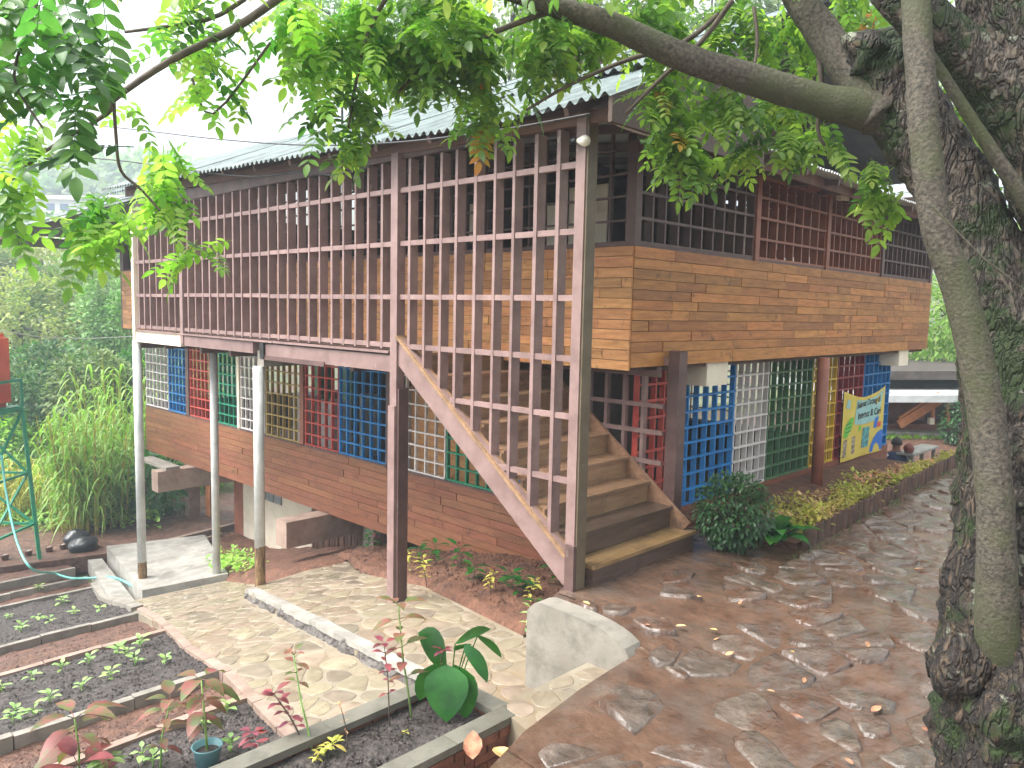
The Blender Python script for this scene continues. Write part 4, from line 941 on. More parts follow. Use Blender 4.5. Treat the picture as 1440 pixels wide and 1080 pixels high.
plant('red_flower', b, pd(540, 905, (b-CAM).dot(_f)), 5, .07, .045, 'leaf_maroon', 'thin dark stem with small crimson leaves beside the tall coleus', r_=.005)
b = onsoil(632, 1005)
e = empty('broadleaf_plant', b, 'plant with big glossy green leaves in the brick planter corner', 'plant'); dpt = (b-CAM).dot(_f)
for (x0, y0, x1, y1, wpx, dd) in ((628, 935, 628, 1015, 62, -.12), (640, 935, 655, 1010, 50, -.02), (622, 930, 590, 985, 40, .0), (628, 935, 588, 890, 44, .12), (640, 905, 690, 885, 18, .0), (655, 905, 685, 960, 24, -.05), (672, 893, 705, 925, 16, .05), (660, 905, 640, 915, 20, .1)):
    p, q2 = pd(x0, y0, dpt+dd*.3), pd(x1, y1, dpt+dd); M = MB(); d = q2-p; L = d.length
    M.tube([b, b.lerp(p, .6)+Vector((0, 0, .03)), p], .005, 5, False)
    pts = [p.lerp(q2, t)+Vector((0, 0, .10*L*math.sin(t*math.pi))) for t in (0, .12, .28, .45, .62, .8, .92, 1)]
    wv = wpx/1100*dpt/2; M.strip(pts, [wv*k for k in (.04, .55, .92, 1.0, .92, .65, .32, .02)], _r*(1 if abs(x1-x0) < 40 else .3)+_u*(0 if abs(x1-x0) < 40 else 1), -.18); M.build('leaf', 'leaf_gloss', e, True)
b = onsoil(575, 1030); plant('yellow_shrub', b, pd(535, 1035, dpt-.1), 10, .07, .03, 'leaf_yellow', 'low yellow-green trailing plant in the brick planter', sm='leaf_yellow', start=.1)
b = onsoil(440, 1070); plant('yellow_shrub', b, pd(470, 1045, dpt-.5), 9, .07, .03, 'leaf_yellow', 'low yellow-green sprawling plant by the planter edge', sm='leaf_yellow', start=.1)
gd_ = lambda x, y, off=-.16: hitg(x, y, off)
b = onsoil(440, 1052); D_ = (b-CAM).dot(_f)
plant('tall_stem_plant', b, pd(413, 920, D_), 3, .08, .045, 'leaf_coleus', 'thin tall green stem with few wilted leaves', r_=.007, sm='leaf_seed', start=.7, top=4)
b = onsoil(430, 1050); plant('purple_plant', b, pd(385, 975, D_), 7, .085, .05, 'leaf_maroon', 'purple leaved plant leaning over the garden bed', r_=.007)
b = onsoil(375, 1075); plant('purple_plant', b, pd(355, 1030, D_), 6, .08, .05, 'leaf_maroon', 'crimson bushy plant by the corner of the near bed', r_=.006, start=.1)
b = onsoil(490, 1052); plant('dry_stem', b, pd(478, 990, D_), 3, .035, .012, 'leaf_dead', 'thin dry brown twig standing in the planter', r_=.004)
# foreground coleus in teal pot and near leaves
b = gd_(292, 1078); D_ = (b-CAM).dot(_f)
e = empty('plant_pot', b, 'teal plastic pot holding a large leaved coleus', 'pot'); MB().lathe([(.075, 0), (.105, .16), (.115, .17), (.105, .17), (.095, .12)], 16, b).build('pot', 'pot_teal', e, True); MB().lathe([(.094, .12), (.02, .13)], 16, b).build('earth', 'soil_black', e)
plant('coleus_plant', b+Vector((0, 0, .12)), pd(283, 955, D_), 6, .20, .115, 'leaf_coleus', 'large coleus with green and purple leaves growing from the teal pot', sm='leaf_seed', r_=.01, drop=.6)
b = gd_(225, 1090); D_ = (b-CAM).dot(_f)
plant('coleus_plant', b, pd(240, 985, D_), 5, .16, .09, 'leaf_coleus', 'coleus with drooping greyish purple leaves left of the teal pot', sm='leaf_seed', r_=.008, drop=.6)
b = gd_(110, 1110); D_ = (b-CAM).dot(_f)
plant('coleus_plant', b, pd(105, 1010, D_-.2), 5, .24, .12, 'leaf_coleus', 'red and green coleus rising at the lower seedling bed', sm='leaf_seed', r_=.009, drop=.7)
plant('croton_plant', gd_(125, 1130), pd(110, 1075, D_-.3), 2, .26, .13, 'leaf_maroon', 'dark red broad leaf plant below the coleus', r_=.009, drop=.3, top=4)
plant('young_shrub', gd_(150, 1120), pd(150, 1068, D_-.1), 4, .12, .06, 'leaf_seed', 'yellow-green young plant beside the red coleus', r_=.007, sm='leaf_seed')

# ------------------------------------------------------------------ soil bed against the wall with young plants
M = MB(); nx_, ny_ = 20, 50; zsb = lambda x, y: prof(y)+.05+.10*sstep(.4, 1.6, x)+.22*sstep(1.2, .2, y)
for j in range(ny_+1):
    y = .12+6.2*j/ny_; xl = .12+.19*(y-.3)+.35*sstep(4.5, 6.3, y)
    for i in range(nx_+1):
        x = xl+(2.05-xl)*i/nx_; M.v.append((x, y, zsb(x, y)+.05*noise.noise(Vector((x*4, y*4, 3)))+.04*noise.noise(Vector((x*11, y*11, 3)))-(.1 if i == 0 else 0)))
M.f = [(j*(nx_+1)+i, j*(nx_+1)+i+1, (j+1)*(nx_+1)+i+1, (j+1)*(nx_+1)+i) for j in range(ny_) for i in range(nx_)]
struct(M.build('wall_bed_soil', 'soil_brown', None, True))
clods('soil_clods', [(x_, y_, zsb(x_, y_)+.05*noise.noise(Vector((x_*4, y_*4, 3)))+.04*noise.noise(Vector((x_*11, y_*11, 3)))) for x_, y_ in ((rnd(.3+.19*q, 1.95), .3+q) for q in (rnd(0, 5.2) for _ in range(1600)))], 'soil_brown', .008, .028)
PLB = [(520, 775, 'leaf_gloss'), (525, 772, 'leaf_maroon'), (590, 790, 'leaf_gloss'), (615, 795, 'leaf_gloss'), (645, 800, 'leaf_gloss'), (640, 795, 'leaf_maroon'), (665, 820, 'leaf_gloss'), (600, 820, 'leaf_yellow'), (690, 835, 'leaf_yellow'), (698, 830, 'leaf_maroon'), (720, 832, 'leaf_gloss'), (733, 838, 'leaf_gloss'), (745, 850, 'leaf_yellow'), (755, 872, 'leaf_gloss'), (560, 800, 'leaf_maroon'), (575, 808, 'leaf_yellow'), (785, 822, 'leaf_gloss'), (737, 890, 'leaf_seed')]
PN = {'leaf_gloss': 'glossy green leafy plant in the brown soil bed against the plank wall', 'leaf_maroon': 'pinkish maroon plant in the brown soil bed against the plank wall', 'leaf_yellow': 'dry yellowish plant in the brown soil bed against the plank wall', 'leaf_seed': 'drooping light green leaf plant by the wing wall'}
for x, y, m in PLB:
    b = hit(x, y, 0, 1.3)
    for _ in range(6):
        b = hit(x, y, 2, zsb(min(max(b.x, .3), 1.8), b.y))
    h = rnd(.18, .3); plant('bed_plant', b, b+Vector((rnd(-.05, .05), rnd(-.05, .05), h)), 4 if m != 'leaf_yellow' else 7, .17 if m == 'leaf_gloss' else .09, .075 if m == 'leaf_gloss' else .04, m, PN[m], group='young plants in the wall bed', sm='twig', r_=.006, start=.2, top=3)

# herb patch between the poles + low border
hb = []; M = MB()
for (x, y, n_, r_) in ((298, 789, 70, .16), (325, 786, 110, .3), (345, 795, 110, .28), (312, 796, 90, .22)):
    c = hitg(x, y, .10)
    for i in range(n_):
        o = c+Vector((rnd(-r_, r_), rnd(-r_, r_)*1.4, rnd(-.02, .16))); M.leaf(o, dirv(rnd(0, 6.3), rnd(-.1, .9)), (0, 0, 1), rnd(.09, .15), rnd(.04, .065), .2, .2)
tag(stuff(M.build('herb_patch', 'leaf_grass', None, True)), 'patch of feathery green herbs beside the middle white pole', 'herbs')
M = MB(); nx_ = 24; ny_ = 40
for j in range(ny_+1):
    y = 5.5+7.25*j/ny_; xl = .30+(y-6)*.178 if y < 8.9 else .85+(y-8.9)*.32; xr = 2.82 if y < 9 else 3.05
    for i in range(nx_+1):
        x = xl+(xr-xl)*i/nx_; M.v.append((x, y, prof(y)-.2+.25*sstep(0, .14, i/nx_)*sstep(5.6, 6.6, y+.6*i/nx_)+.04*sstep(.1, .5, i/nx_)+.03*noise.noise(Vector((x*4, y*4, 0)))+.02*noise.noise(Vector((x*11, y*11, 0)))))
M.f = [(j*(nx_+1)+i, j*(nx_+1)+i+1, (j+1)*(nx_+1)+i+1, (j+1)*(nx_+1)+i) for j in range(ny_) for i in range(nx_)]
struct(M.build('earth_bank', 'soil_brown', None, True))
e = empty('stone_border', (2.4, 13, -2.8), 'low concrete border along the earth yard below the building', 'border')
MB().beam(hitg(240, 762, .05), hitg(335, 738, .05), .12, .14).build('border_block', 'concrete_pink', e); MB().beam(hitg(262, 768, .08), hitg(312, 752, .1), .08, .1).build('border_block', 'concrete_pink', e)
yd = MB(); yd.prism(ccw([(-4, 14.6), (1.5, 13.2), (6, 13.0), (9, 16.5), (3, 17.4), (-4, 18.2)]), -3.3, lambda x, y: -2.96); struct(yd.build('earth_yard', 'soil_red', None))

# ------------------------------------------------------------------ tank on green stand
D_ = 15.6
tk = empty('tank_stand', hit(10, 780, 2, -2.95), 'green steel tower at the garden edge carrying an orange tank', 'stand')
bx0 = pd(-60, 575, 15.4); TZ = pd(0, 580, 15.6).z
cx_, cy_ = pd(-40, 580, 15.6).x, pd(-40, 580, 15.6).y
legs = [(-.62, -.62), (.62, -.62), (.62, .62), (-.62, .62)]; ra = R(44)
def rt(x, y, z, s=1): return Vector((cx_+(x*math.cos(ra)-y*math.sin(ra))*s, cy_+(x*math.sin(ra)+y*math.cos(ra))*s, z))
GZ = -2.98
for x, y in legs:
    MB().beam(rt(x, y, GZ, 1.25), rt(x, y, TZ), .07, .07).build('leg', 'steel_green', tk); MB().beam(rt(x, y, TZ), rt(x, y, TZ+.62), .05, .05, (0, 1, 0)).build('rail_post', 'steel_green', tk)
for i in range(4):
    a, b = legs[i], legs[(i+1) % 4]
    MB().beam(rt(*a, TZ+.6), rt(*b, TZ+.6), .05, .05).build('rail', 'steel_green', tk); MB().beam(rt(*a, TZ), rt(*b, TZ), .07, .08).build('rail', 'steel_green', tk)
    for z0, z1, s0, s1 in ((GZ+.8, GZ+1.9, 1.17, 1.07), (GZ+1.9, TZ-.05, 1.07, 1.0)):
        MB().beam(rt(*a, z0, s0), rt(*b, z0, s0), .045, .045).build('brace', 'steel_green', tk); MB().beam(rt(*a, z0, s0), rt(*b, z1, s1), .04, .04).build('brace', 'steel_green', tk)
M = MB(); M.prism(ccw([tuple(rt(*q, 0, 1.0)[:2]) for q in legs]), TZ+.041, TZ+.065); M.build('platform', 'steel_green', tk)
tt = empty('water_tank', rt(0, 0, TZ+.066), 'orange water tank standing on the green steel tower', 'tank')
bm = bmesh.new(); bmesh.ops.create_cube(bm, size=1)
for v in bm.verts: v.co = Vector((v.co.x*1.05, v.co.y*1.05, v.co.z*1.5))
bmesh.ops.bevel(bm, geom=bm.edges[:], offset=.1, segments=3, affect='EDGES')
me = bpy.data.meshes.new('tank_body'); bm.to_mesh(me); bm.free(); me.materials.append(MATS['tank_orange']); o = link('tank_body', me, tt)
me.transform(Matrix.Translation(rt(0, 0, TZ+.066+.75)) @ Matrix.Rotation(ra, 4, 'Z'))
c = rt(0, 0, TZ+1.566); MB().lathe([(.22, -.02), (.22, .08), (.18, .12)], 16, c).build('tank_lid', 'tank_orange', tt, True)

# ------------------------------------------------------------------ tall grass clumps, banana leaves, valley trees
def grass_clump(name, c, n_, H, spread, m, label, wid=.03):
    e = empty(name, c, label, 'grass clump'); c = Vector(c); M = MB(); S_ = MB()
    for i in range(n_):
        a = rnd(0, 6.3); r0 = spread*math.sqrt(random.random()); o = c+Vector((r0*math.cos(a), r0*math.sin(a), 0)); h = H*rnd(.45, .95); ln = Vector((math.cos(a), math.sin(a), 0))*(r0*.35)
        S_.tube([o, o+ln*.4+Vector((0, 0, h*.5)), o+ln+Vector((0, 0, h*.86))], [.016, .014, .008], 5, False)
        nb = random.randint(7, 11)
        for b_ in range(nb):
            t0 = .12+.86*b_/nb; p = o+ln*t0+Vector((0, 0, h*.86*t0)); a2 = rnd(0, 6.3); d = Vector((math.cos(a2), math.sin(a2), 0)); L = rnd(.7, 1.25)*(.55+.25*H/3); up_ = rnd(.5, 1.25); pts = []
            for k in range(8):
                t = k/7; pts.append(p+d*(L*(.25*t+.42*t*t))+Vector((0, 0, L*(up_*t-(.55+.55*up_)*t*t*t))))
            w0 = wid*rnd(.7, 1.2); M.strip(pts, [w0*q for q in (.4, .85, 1, 1, .85, .6, .35, .03)], None, .3)
    M.build('blades', m, e, True); S_.build('canes', 'leaf_yellow', e); return e
gp = lambda x, y, z=-3.0: hit(x, y, 2, z)
grass_clump('elephant_grass', gp(128, 742), 105, 3.7, .85, 'leaf_grass', 'tall bright green elephant grass in front of the valley')
q = gp(165, 736); grass_clump('elephant_grass', (q.x+1.2, q.y+3.0, -3.6), 100, 5.7, 1.1, 'leaf_grass', 'taller elephant grass with pale tops behind the white pole')
q = gp(70, 745); grass_clump('elephant_grass', (q.x, q.y+1.8, -3.1), 60, 1.9, .9, 'leaf_yellow', 'yellowing grass clump beside the tank tower')
M = MB()
for i in range(1500):
    x = rnd(-30, 235); y = rnd(728, 752); p = gp(x, y); p.y += rnd(0, 1.5); p.z = -3.0-.4*sstep(17, 20, p.y); M.leaf(p+Vector((0, 0, rnd(0, .35))), dirv(rnd(0, 6.3), rnd(0, 1.2)), (0, 0, 1), rnd(.1, .22), rnd(.05, .1), .3, .2)
tag(stuff(M.build('ground_cover', 'leaf_grass', None, True)), 'low green ground cover along the edge of the earth yard', 'ground cover')
# cassava-like shrub by the pole
def leafy(name, c, rx, rz, n_, L, m, label, cat, group=None, trunk=None, hollow=.3, me=None, gapn=2.2, gapt=-.15):
    e = empty(name, c if trunk is None else Vector((c[0], c[1], trunk)), label, cat, group); c = Vector(c)
    M = MB(); k = 0; tries = 0
    while k < n_ and tries < n_*8:
        tries += 1; v = Vector((rnd(-1, 1), rnd(-1, 1), rnd(-1, 1)))
        if not hollow < v.length < 1: continue
        if noise.noise(v*gapn+c) < gapt: continue
        p = c+Vector((v.x*rx, v.y*rx, v.z*rz)); d = (v.normalized()+Vector((rnd(-.8, .8), rnd(-.8, .8), rnd(-1.0, .4)))).normalized(); s = rnd(.6, 1.3)*L
        M.leaf(p, d, (rnd(-.4, .4), rnd(-.4, .4), 1), s, s*.5, .25, .15, True); k += 1
    M.build('crown', m, e, False)
    if trunk is not None:
        T = MB(); T.tube([(c.x, c.y, trunk-.3), (c.x+rnd(-.2, .2), c.y+rnd(-.2, .2), (trunk+c.z)/2), (c.x, c.y, c.z+rz*.4)], [min(.08, rx*.06), min(.06, rx*.045), min(.04, rx*.02)], 8, True, .1)
        for i in range(5): a = rnd(0, 6.3); T.tube([(c.x, c.y, c.z-rz*.5+i*.15*rz), (c.x+math.cos(a)*rx*.6, c.y+math.sin(a)*rx*.6, c.z+rnd(-.1, .5)*rz)], [min(.06, rx*.02), .015], 6)
        T.build('trunk', 'bark', e, True)
    return e
q = gp(215, 735); leafy('cassava_shrub', (q.x+.2, q.y+.8, -2.2), 1.0, 1.0, 700, .26, 'leaf_dark', 'dark green leafy shrub behind the white poles', 'shrub', trunk=-3.1)
q = gp(262, 730); leafy('garden_shrub', (q.x+1.2, q.y+3.2, -2.3), 1.4, 1.2, 900, .22, 'leaf_grass', 'light green shrub seen below the building floor', 'shrub', trunk=-3.2)
# valley trees
def tree_at(x, y, d, rpx, hpx, m, label, n_=1500, name='valley_tree', L=None, group='trees in the valley'):
    c = pd(x, y, d); rx, rz = rpx/FPX*d, hpx/FPX*d
    return leafy(name, c, rx, rz, n_, L or max(.16, d*.0075), m, label, 'tree', group, trunk=min(Tz(c.x, c.y), c.z-rz*1.2), hollow=.25)
VT = [(30, 470, 30, 90, 95, 'leaf_bamboo'), (110, 440, 33, 85, 85, 'leaf_far'), (160, 480, 28, 60, 90, 'leaf_far'), (65, 560, 25, 75, 80, 'leaf_dark'), (-30, 560, 26, 80, 80, 'leaf_far'), (175, 400, 40, 60, 60, 'leaf_far'),
      (60, 385, 45, 90, 50, 'leaf_bamboo'), (-20, 400, 42, 80, 60, 'leaf_far'), (130, 560, 24, 60, 70, 'leaf_far'), (10, 640, 24, 70, 60, 'leaf_grass'), (190, 560, 26, 60, 70, 'leaf_dark'), (250, 470, 34, 80, 90, 'leaf_far'), (230, 640, 25, 70, 70, 'leaf_dark'), (240, 560, 30, 70, 60, 'leaf_far')]
TL = ['feathery yellow-green bamboo above the orange water tank', 'rounded mid green tree above the tall elephant grass', 'leafy green tree just beside the cream lattice end post', 'dark green bushy tree behind the yellowing grass clump', 'green tree behind the orange water tank',
      'hazy green tree below the small pale hill house', 'pale yellow bamboo thicket below the white bungalow', 'hazy tree crown beyond the top of the water tank', 'green bushy tree directly behind the bright elephant grass', 'bright green shrubby tree behind the green steel tower',
      'dark tree behind the nearest white pole', 'leafy tree hidden behind the white grid panel', 'dark tree seen under the floor beside the concrete beam', 'green tree behind the far corner of the lower grids']
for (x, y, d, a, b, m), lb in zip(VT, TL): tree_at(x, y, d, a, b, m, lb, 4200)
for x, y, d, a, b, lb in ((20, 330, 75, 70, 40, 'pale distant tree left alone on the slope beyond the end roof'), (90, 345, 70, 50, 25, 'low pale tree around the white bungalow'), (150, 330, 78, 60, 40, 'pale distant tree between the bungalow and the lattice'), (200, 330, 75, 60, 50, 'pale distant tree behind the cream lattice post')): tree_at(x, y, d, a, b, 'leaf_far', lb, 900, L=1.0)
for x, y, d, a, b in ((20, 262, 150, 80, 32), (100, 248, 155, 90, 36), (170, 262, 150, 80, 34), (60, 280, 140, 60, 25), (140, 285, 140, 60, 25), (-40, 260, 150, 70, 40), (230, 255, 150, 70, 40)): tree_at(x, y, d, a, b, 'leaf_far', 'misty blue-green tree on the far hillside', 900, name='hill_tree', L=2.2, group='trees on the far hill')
# houses on the slope
def house(x, y, d, wpx, hpx, label, rot=0):
    c = pd(x, y, d); wv, hv = wpx/FPX*d/2, hpx/FPX*d; e = empty('hill_house', c, label, 'house')
    ax_, ay = Vector((_r.x, _r.y, 0)).normalized(), Vector((_f.x, _f.y, 0)).normalized()
    def P(a, b, z): return tuple(c+ax_*a+ay*b+Vector((0, 0, z)))
    M = MB(); M.v = [P(a, b, z) for z in (-1.5*hv, hv) for a, b in ((-wv, 0), (wv, 0), (wv, wv*1.2), (-wv, wv*1.2))]; M.f = [(0, 1, 5, 4), (1, 2, 6, 5), (2, 3, 7, 6), (3, 0, 4, 7), (4, 5, 6, 7)]; wl = M.build('wall', 'house_wall', e)
    M = MB(); M.v = [P(-wv*1.15, -wv*.15, hv*.95), P(wv*1.15, -wv*.15, hv*.95), P(wv*1.15, wv*.6, hv*1.45), P(-wv*1.15, wv*.6, hv*1.45), P(wv*1.15, wv*1.35, hv*.95), P(-wv*1.15, wv*1.35, hv*.95)]; M.f = [(0, 1, 2, 3), (3, 2, 4, 5)]; M.build('roof', 'house_roof', e)
    for a in (-.5, .15):
        M = MB(); M.v = [P(wv*a, -.03, 0), P(wv*(a+.4), -.03, 0), P(wv*(a+.4), -.03, hv*.6), P(wv*a, -.03, hv*.6)]; M.f = [(0, 1, 2, 3)]; M.build('window', 'window_blue', e)
house(92, 352, 58, 62, 14, 'white bungalow with dark blue windows on the valley slope')
house(80, 296, 110, 60, 16, 'grey roofed house high on the misty hillside')
house(165, 292, 112, 40, 13, 'small pale house on the misty hillside near the lattice end')

# ------------------------------------------------------------------ right side: planted bed, bush, person, yard, far building
eb = empty('tile_edging', (6, -.8, 0), 'row of upright curved roof tiles edging the planted bed', 'edging')
x = 2.75
while x < 11.2:
    yy = -.93+.045*(x-2.8)+.006*math.sin(x*9); M = MB(); n_ = 6; hh = rnd(.20, .235)
    for k in range(n_+1):
        a = math.pi*(.12+.76*k/n_); X = x+.1-.095*math.cos(a); Y = yy-.045*math.sin(a)
        M.v += [(X, Y, -.12-.12*sstep(9, 13, x)), (X, Y, hh-.12*sstep(9, 13, x)), (X, Y+.022, hh-.12*sstep(9, 13, x)), (X, Y+.022, -.12-.12*sstep(9, 13, x))]
    for k in range(n_):
        o = k*4; M.f += [(o, o+4, o+5, o+1), (o+1, o+5, o+6, o+2), (o+2, o+6, o+7, o+3)]
    M.f += [(0, 1, 2, 3), (n_*4+3, n_*4+2, n_*4+1, n_*4)]
    M.build('edge_tile', 'tile_edge', eb); x += .192
M = MB(); M.prism(ccw([(2.72, -.88), (11.2, -.52), (11.1, -.40), (9.1, -.08), (9.1, .70), (2.72, .70)]), -1.3, lambda x, y: .06-.10*sstep(8, 11, x)); struct(M.build('planted_bed_soil', 'soil_brown', None))
for i in range(64):
    x = 2.95+i*.128+rnd(-.06, .06); y = (rnd(-.84, -.58) if i % 3 or x > 7 else rnd(-.58, -.2))+.045*(x-2.8); b = Vector((x, y, .05-.10*sstep(8, 11, x))); yl = random.random() < .82
    e = empty('border_plant', b, 'yellow-green variegated plant in the tile edged bed' if yl else 'pinkish dry leaved plant in the tile edged bed', 'plant', 'plants in the tile edged bed')
    M = MB(); H = rnd(.14, .26)*(1-.55*sstep(6.5, 8.5, x))
    for k in range(75):
        o = b+Vector((rnd(-.15, .15), rnd(-.15, .15), rnd(.02, H))); M.leaf(o, dirv(rnd(0, 6.3), rnd(-.2, 1.1)), (0, 0, 1), rnd(.05, .10)*(1-.3*sstep(7, 9, x)), rnd(.022, .042), .2, .2)
    M.build('leaves', 'leaf_yellow' if yl else 'leaf_dead', e)
    S_ = MB()
    for k in range(4): S_.tube([b-Vector((0, 0, .04)), b+Vector((rnd(-.1, .1), rnd(-.1, .1), H*.8))], .0025, 4, False)
    S_.build('stems', 'leaf_yellow', e)
# round bush + broad leaves
bc = hit(1035, 780, 2, 0.0); bc = Vector((2.2, -.40, 0))
leafy('round_bush', (bc.x, bc.y,   .42), .42, .42, 3600, .055, 'leaf_bush', 'round dark green clipped bush at the foot of the stairs', 'bush', trunk=0.0, hollow=.5, gapn=3.0, gapt=-.3)
e = empty('broadleaf_plant', (2.45, -.75, 0), 'low plant with long dark glossy leaves beside the round bush', 'plant')
for i in range(22):
    a = rnd(-3.4, .9); o = Vector((2.5, -.72, .05)); d = dirv(a, 0); L = rnd(.42, .72); el = rnd(.45, 1.15)
    pts = [o+d*(L*t*math.cos(el))+Vector((0, 0, L*(math.sin(el)*1.2*t-.9*t*t*math.sin(el)+.1*t))) for t in (0, .3, .5, .7, .86, 1)]
    M = MB().strip(pts, [.078*k for k in (.12, .5, 1, .95, .6, .05)], None, .2); M.build('leaf', 'leaf_gloss', e, True)
tag(stuff((lambda M: [M.leaf(Vector((x_ := rnd(2.3, 9), -.97+.045*(x_-2.8)-rnd(0, .12), zp(x_, -.95))), dirv(rnd(0, 6.3), rnd(.3, 1.3)), (0, 0, 1), rnd(.04, .09), .014, .2, .2) for _ in range(130)] and M)(MB()).build('grass_tufts', 'leaf_dark', None)), 'small grass tufts along the foot of the tile edging', 'grass')

# person seated at the end of the building (skin-modifier body)
def person(c, face):
    e = empty('person', c, 'person in a navy shirt with white sleeves sitting beyond the planted bed', 'person'); c = Vector(c); f = Vector((math.cos(face), math.sin(face), 0)); s = Vector((f.y, -f.x, 0)); Z = Vector((0, 0, 1))
    V, E_, RR = [], [], []
    def add(p, r_, par=None):
        V.append(tuple(c+f*p[0]+s*p[1]+Z*p[2])); RR.append(r_)
        if par is not None: E_.append((par, len(V)-1))
        return len(V)-1
    pel = add((0, 0, .45), .15); ch = add((.03, 0, .68), .16, pel); sh = add((.06, 0, .88), .14, ch); nk = add((.07, 0, .98), .06, sh); hd = add((.09, 0, 1.08), .09, nk); tp = add((.09, 0, 1.19), .075, hd)
    for g_ in (-1, 1):
        a = add((.05, g_*.19, .90), .06, sh); b = add((.12, g_*.25, .64), .05, a); d = add((.32, g_*.18, .56), .04, b); add((.40, g_*.14, .57), .035, d)
        h = add((.06, g_*.10, .44), .09, pel); k = add((.46, g_*.13, .48), .07, h); an = add((.42, g_*.13, .10), .045, k); add((.54, g_*.14, .04), .04, an)
    me = bpy.data.meshes.new('body'); me.from_pydata(V, E_, []); me.materials.append(MATS['skin']); o = link('body', me, e)
    md = o.modifiers.new('skin', 'SKIN'); 
    for i, q in enumerate(me.skin_vertices[0].data): q.radius = (RR[i], RR[i]); q.use_root = (i == 0)
    o.modifiers.new('sub', 'SUBSURF').levels = 1; o.modifiers['sub'].render_levels = 2
    W = lambda p: c+f*p[0]+s*p[1]+Z*p[2]
    M = MB(); secs = [(0, .40, .19, .15), (.02, .55, .20, .15), (.04, .72, .22, .15), (.05, .86, .225, .13), (.06, .94, .17, .10), (.07, .975, .075, .07)]
    for (dx, z, wx, wy) in secs:
        for j in range(16): a = 2*math.pi*j/16; M.v.append(tuple(W((dx+wy*math.sin(a), wx*math.cos(a), z))))
    for i in range(len(secs)-1):
        for j in range(16): M.f.append((i*16+j, i*16+(j+1) % 16, (i+1)*16+(j+1) % 16, (i+1)*16+j))
    M.build('shirt', 'navy', e, True)
    for g_ in (-1, 1): MB().tube([W((.05, g_*.17, .91)), W((.06, g_*.225, .84)), W((.11, g_*.25, .66))], [.085, .088, .07], 10).build('sleeve', 'white_cloth', e, True)
    for g_ in (-1, 1): MB().tube([W((.0, g_*.09, .44)), W((.25, g_*.12, .47)), W((.47, g_*.13, .48)), W((.43, g_*.13, .14))], [.12, .105, .09, .07], 10).build('trouser_leg', 'white_cloth', e, True)
    bm = bmesh.new(); bmesh.ops.create_icosphere(bm, subdivisions=3, radius=1); hc = W((.085, 0, 1.14))
    for v in list(bm.verts):
        if v.co.z < -.25 and (v.co.x*f.x+v.co.y*f.y) > -.3: pass
        v.co = hc+Vector((v.co.x*.112, v.co.y*.112, max(v.co.z, -.35)*.115))-f*.012
    me = bpy.data.meshes.new('hair'); bm.to_mesh(me); bm.free(); me.materials.append(MATS['hair']); me.polygons.foreach_set('use_smooth', [True]*len(me.polygons)); link('hair', me, e)
    return e
pp = hit(1262, 626, 1, .95); print('person', pp)
person((pp.x, .95, pp.z-1.1), R(30))
bn = empty('low_bench', (pp.x, .95, pp.z-.9), 'low pale bench under the seated person', 'bench'); zz = pp.z-1.1
B('bench_top', 'concrete_pale', bn, pp.x-.35, pp.x+.25, .5, 1.6, zz+.29, zz+.335); B('bench_leg', 'concrete', bn, pp.x-.3, pp.x-.2, .6, 1.5, Tz(pp.x, 1)-.1, zz+.288); B('bench_leg', 'concrete', bn, pp.x+.1, pp.x+.2, .6, 1.5, Tz(pp.x, 1)-.1, zz+.288)
q = hit(1278, 631, 1, .75); tag(blob('round_bag', (q.x, .75, q.z), .10, .10, .11, 'bag_brown', None, .08), 'round reddish brown bag beside the seated person', 'bag')
tb = empty('low_table', (q.x+.2, .75, -1.15), 'low pale table carrying the reddish brown bag', 'table'); B('table_top', 'concrete_pale', tb, q.x-.14, q.x+1.5, .6, .95, q.z-.13, q.z-.085)
for a in (-.1, 1.35):
    for b_ in (.63, .86): B('leg', 'concrete', tb, q.x+a, q.x+a+.07, b_, b_+.07, Tz(q.x, .5)-.05, q.z-.131)

# yard and far building
M = MB(); M.prism(ccw([(10.4, -4), (30, -5), (34, 9), (10.4, 9)]), -2.0, lambda x, y: -1.15+.010*max(0, x-11)); struct(M.build('yard', 'soil_red', None))
fb = empty('far_building', (26, 3, -.3), 'far low wooden building with white roof and orange stairs', 'building')
FD = 24.0
def fp(x, y, d=FD): return pd(x, y, d)
def quadbox(name, m, x0, x1, y0, y1, d, t, par):
    a, b_, c_, e_ = fp(x0, y1, d), fp(x1, y1, d), fp(x1, y0, d), fp(x0, y0, d); dv = Vector((_f.x, _f.y, 0)).normalized()*t; M = MB()
    M.v = [tuple(v) for v in (a, b_, c_, e_)]+[tuple(v+dv) for v in (a, b_, c_, e_)]; M.f = [(0, 1, 2, 3), (7, 6, 5, 4), (0, 4, 5, 1), (1, 5, 6, 2), (2, 6, 7, 3), (3, 7, 4, 0)]; return M.build(name, m, par)
quadbox('wall', 'wood_dark', 1180, 1560, 560, 600, 25.5, .2, fb); quadbox('wall', 'brick_paint', 1180, 1300, 545, 596, 25.2, .2, fb)
quadbox('plinth', 'brick', 1200, 1560, 596, 612, 24.4, 3, fb); quadbox('roof', 'roof_white', 1180, 1600, 556, 566, 23.0, 6, fb); quadbox('roof', 'roof_dark', 1180, 1600, 522, 534, 24.5, 6, fb)
for x in (1313, 1334, 1385, 1430): quadbox('post', 'orange_wood', x-2, x+2, 565, 597, 24.0, .12, fb)
stf = MB().beam(fp(1264, 597, 23.8), fp(1322, 562, 23.8), .1, .26).build('stair', 'orange_wood', fb); MB().beam(fp(1264, 588, 23.7), fp(1320, 552, 23.7), .05, .06).build('handrail', 'orange_wood', stf)
quadbox('bucket', 'cream', 1308, 1314, 588, 597, 23.6, .15, fb)
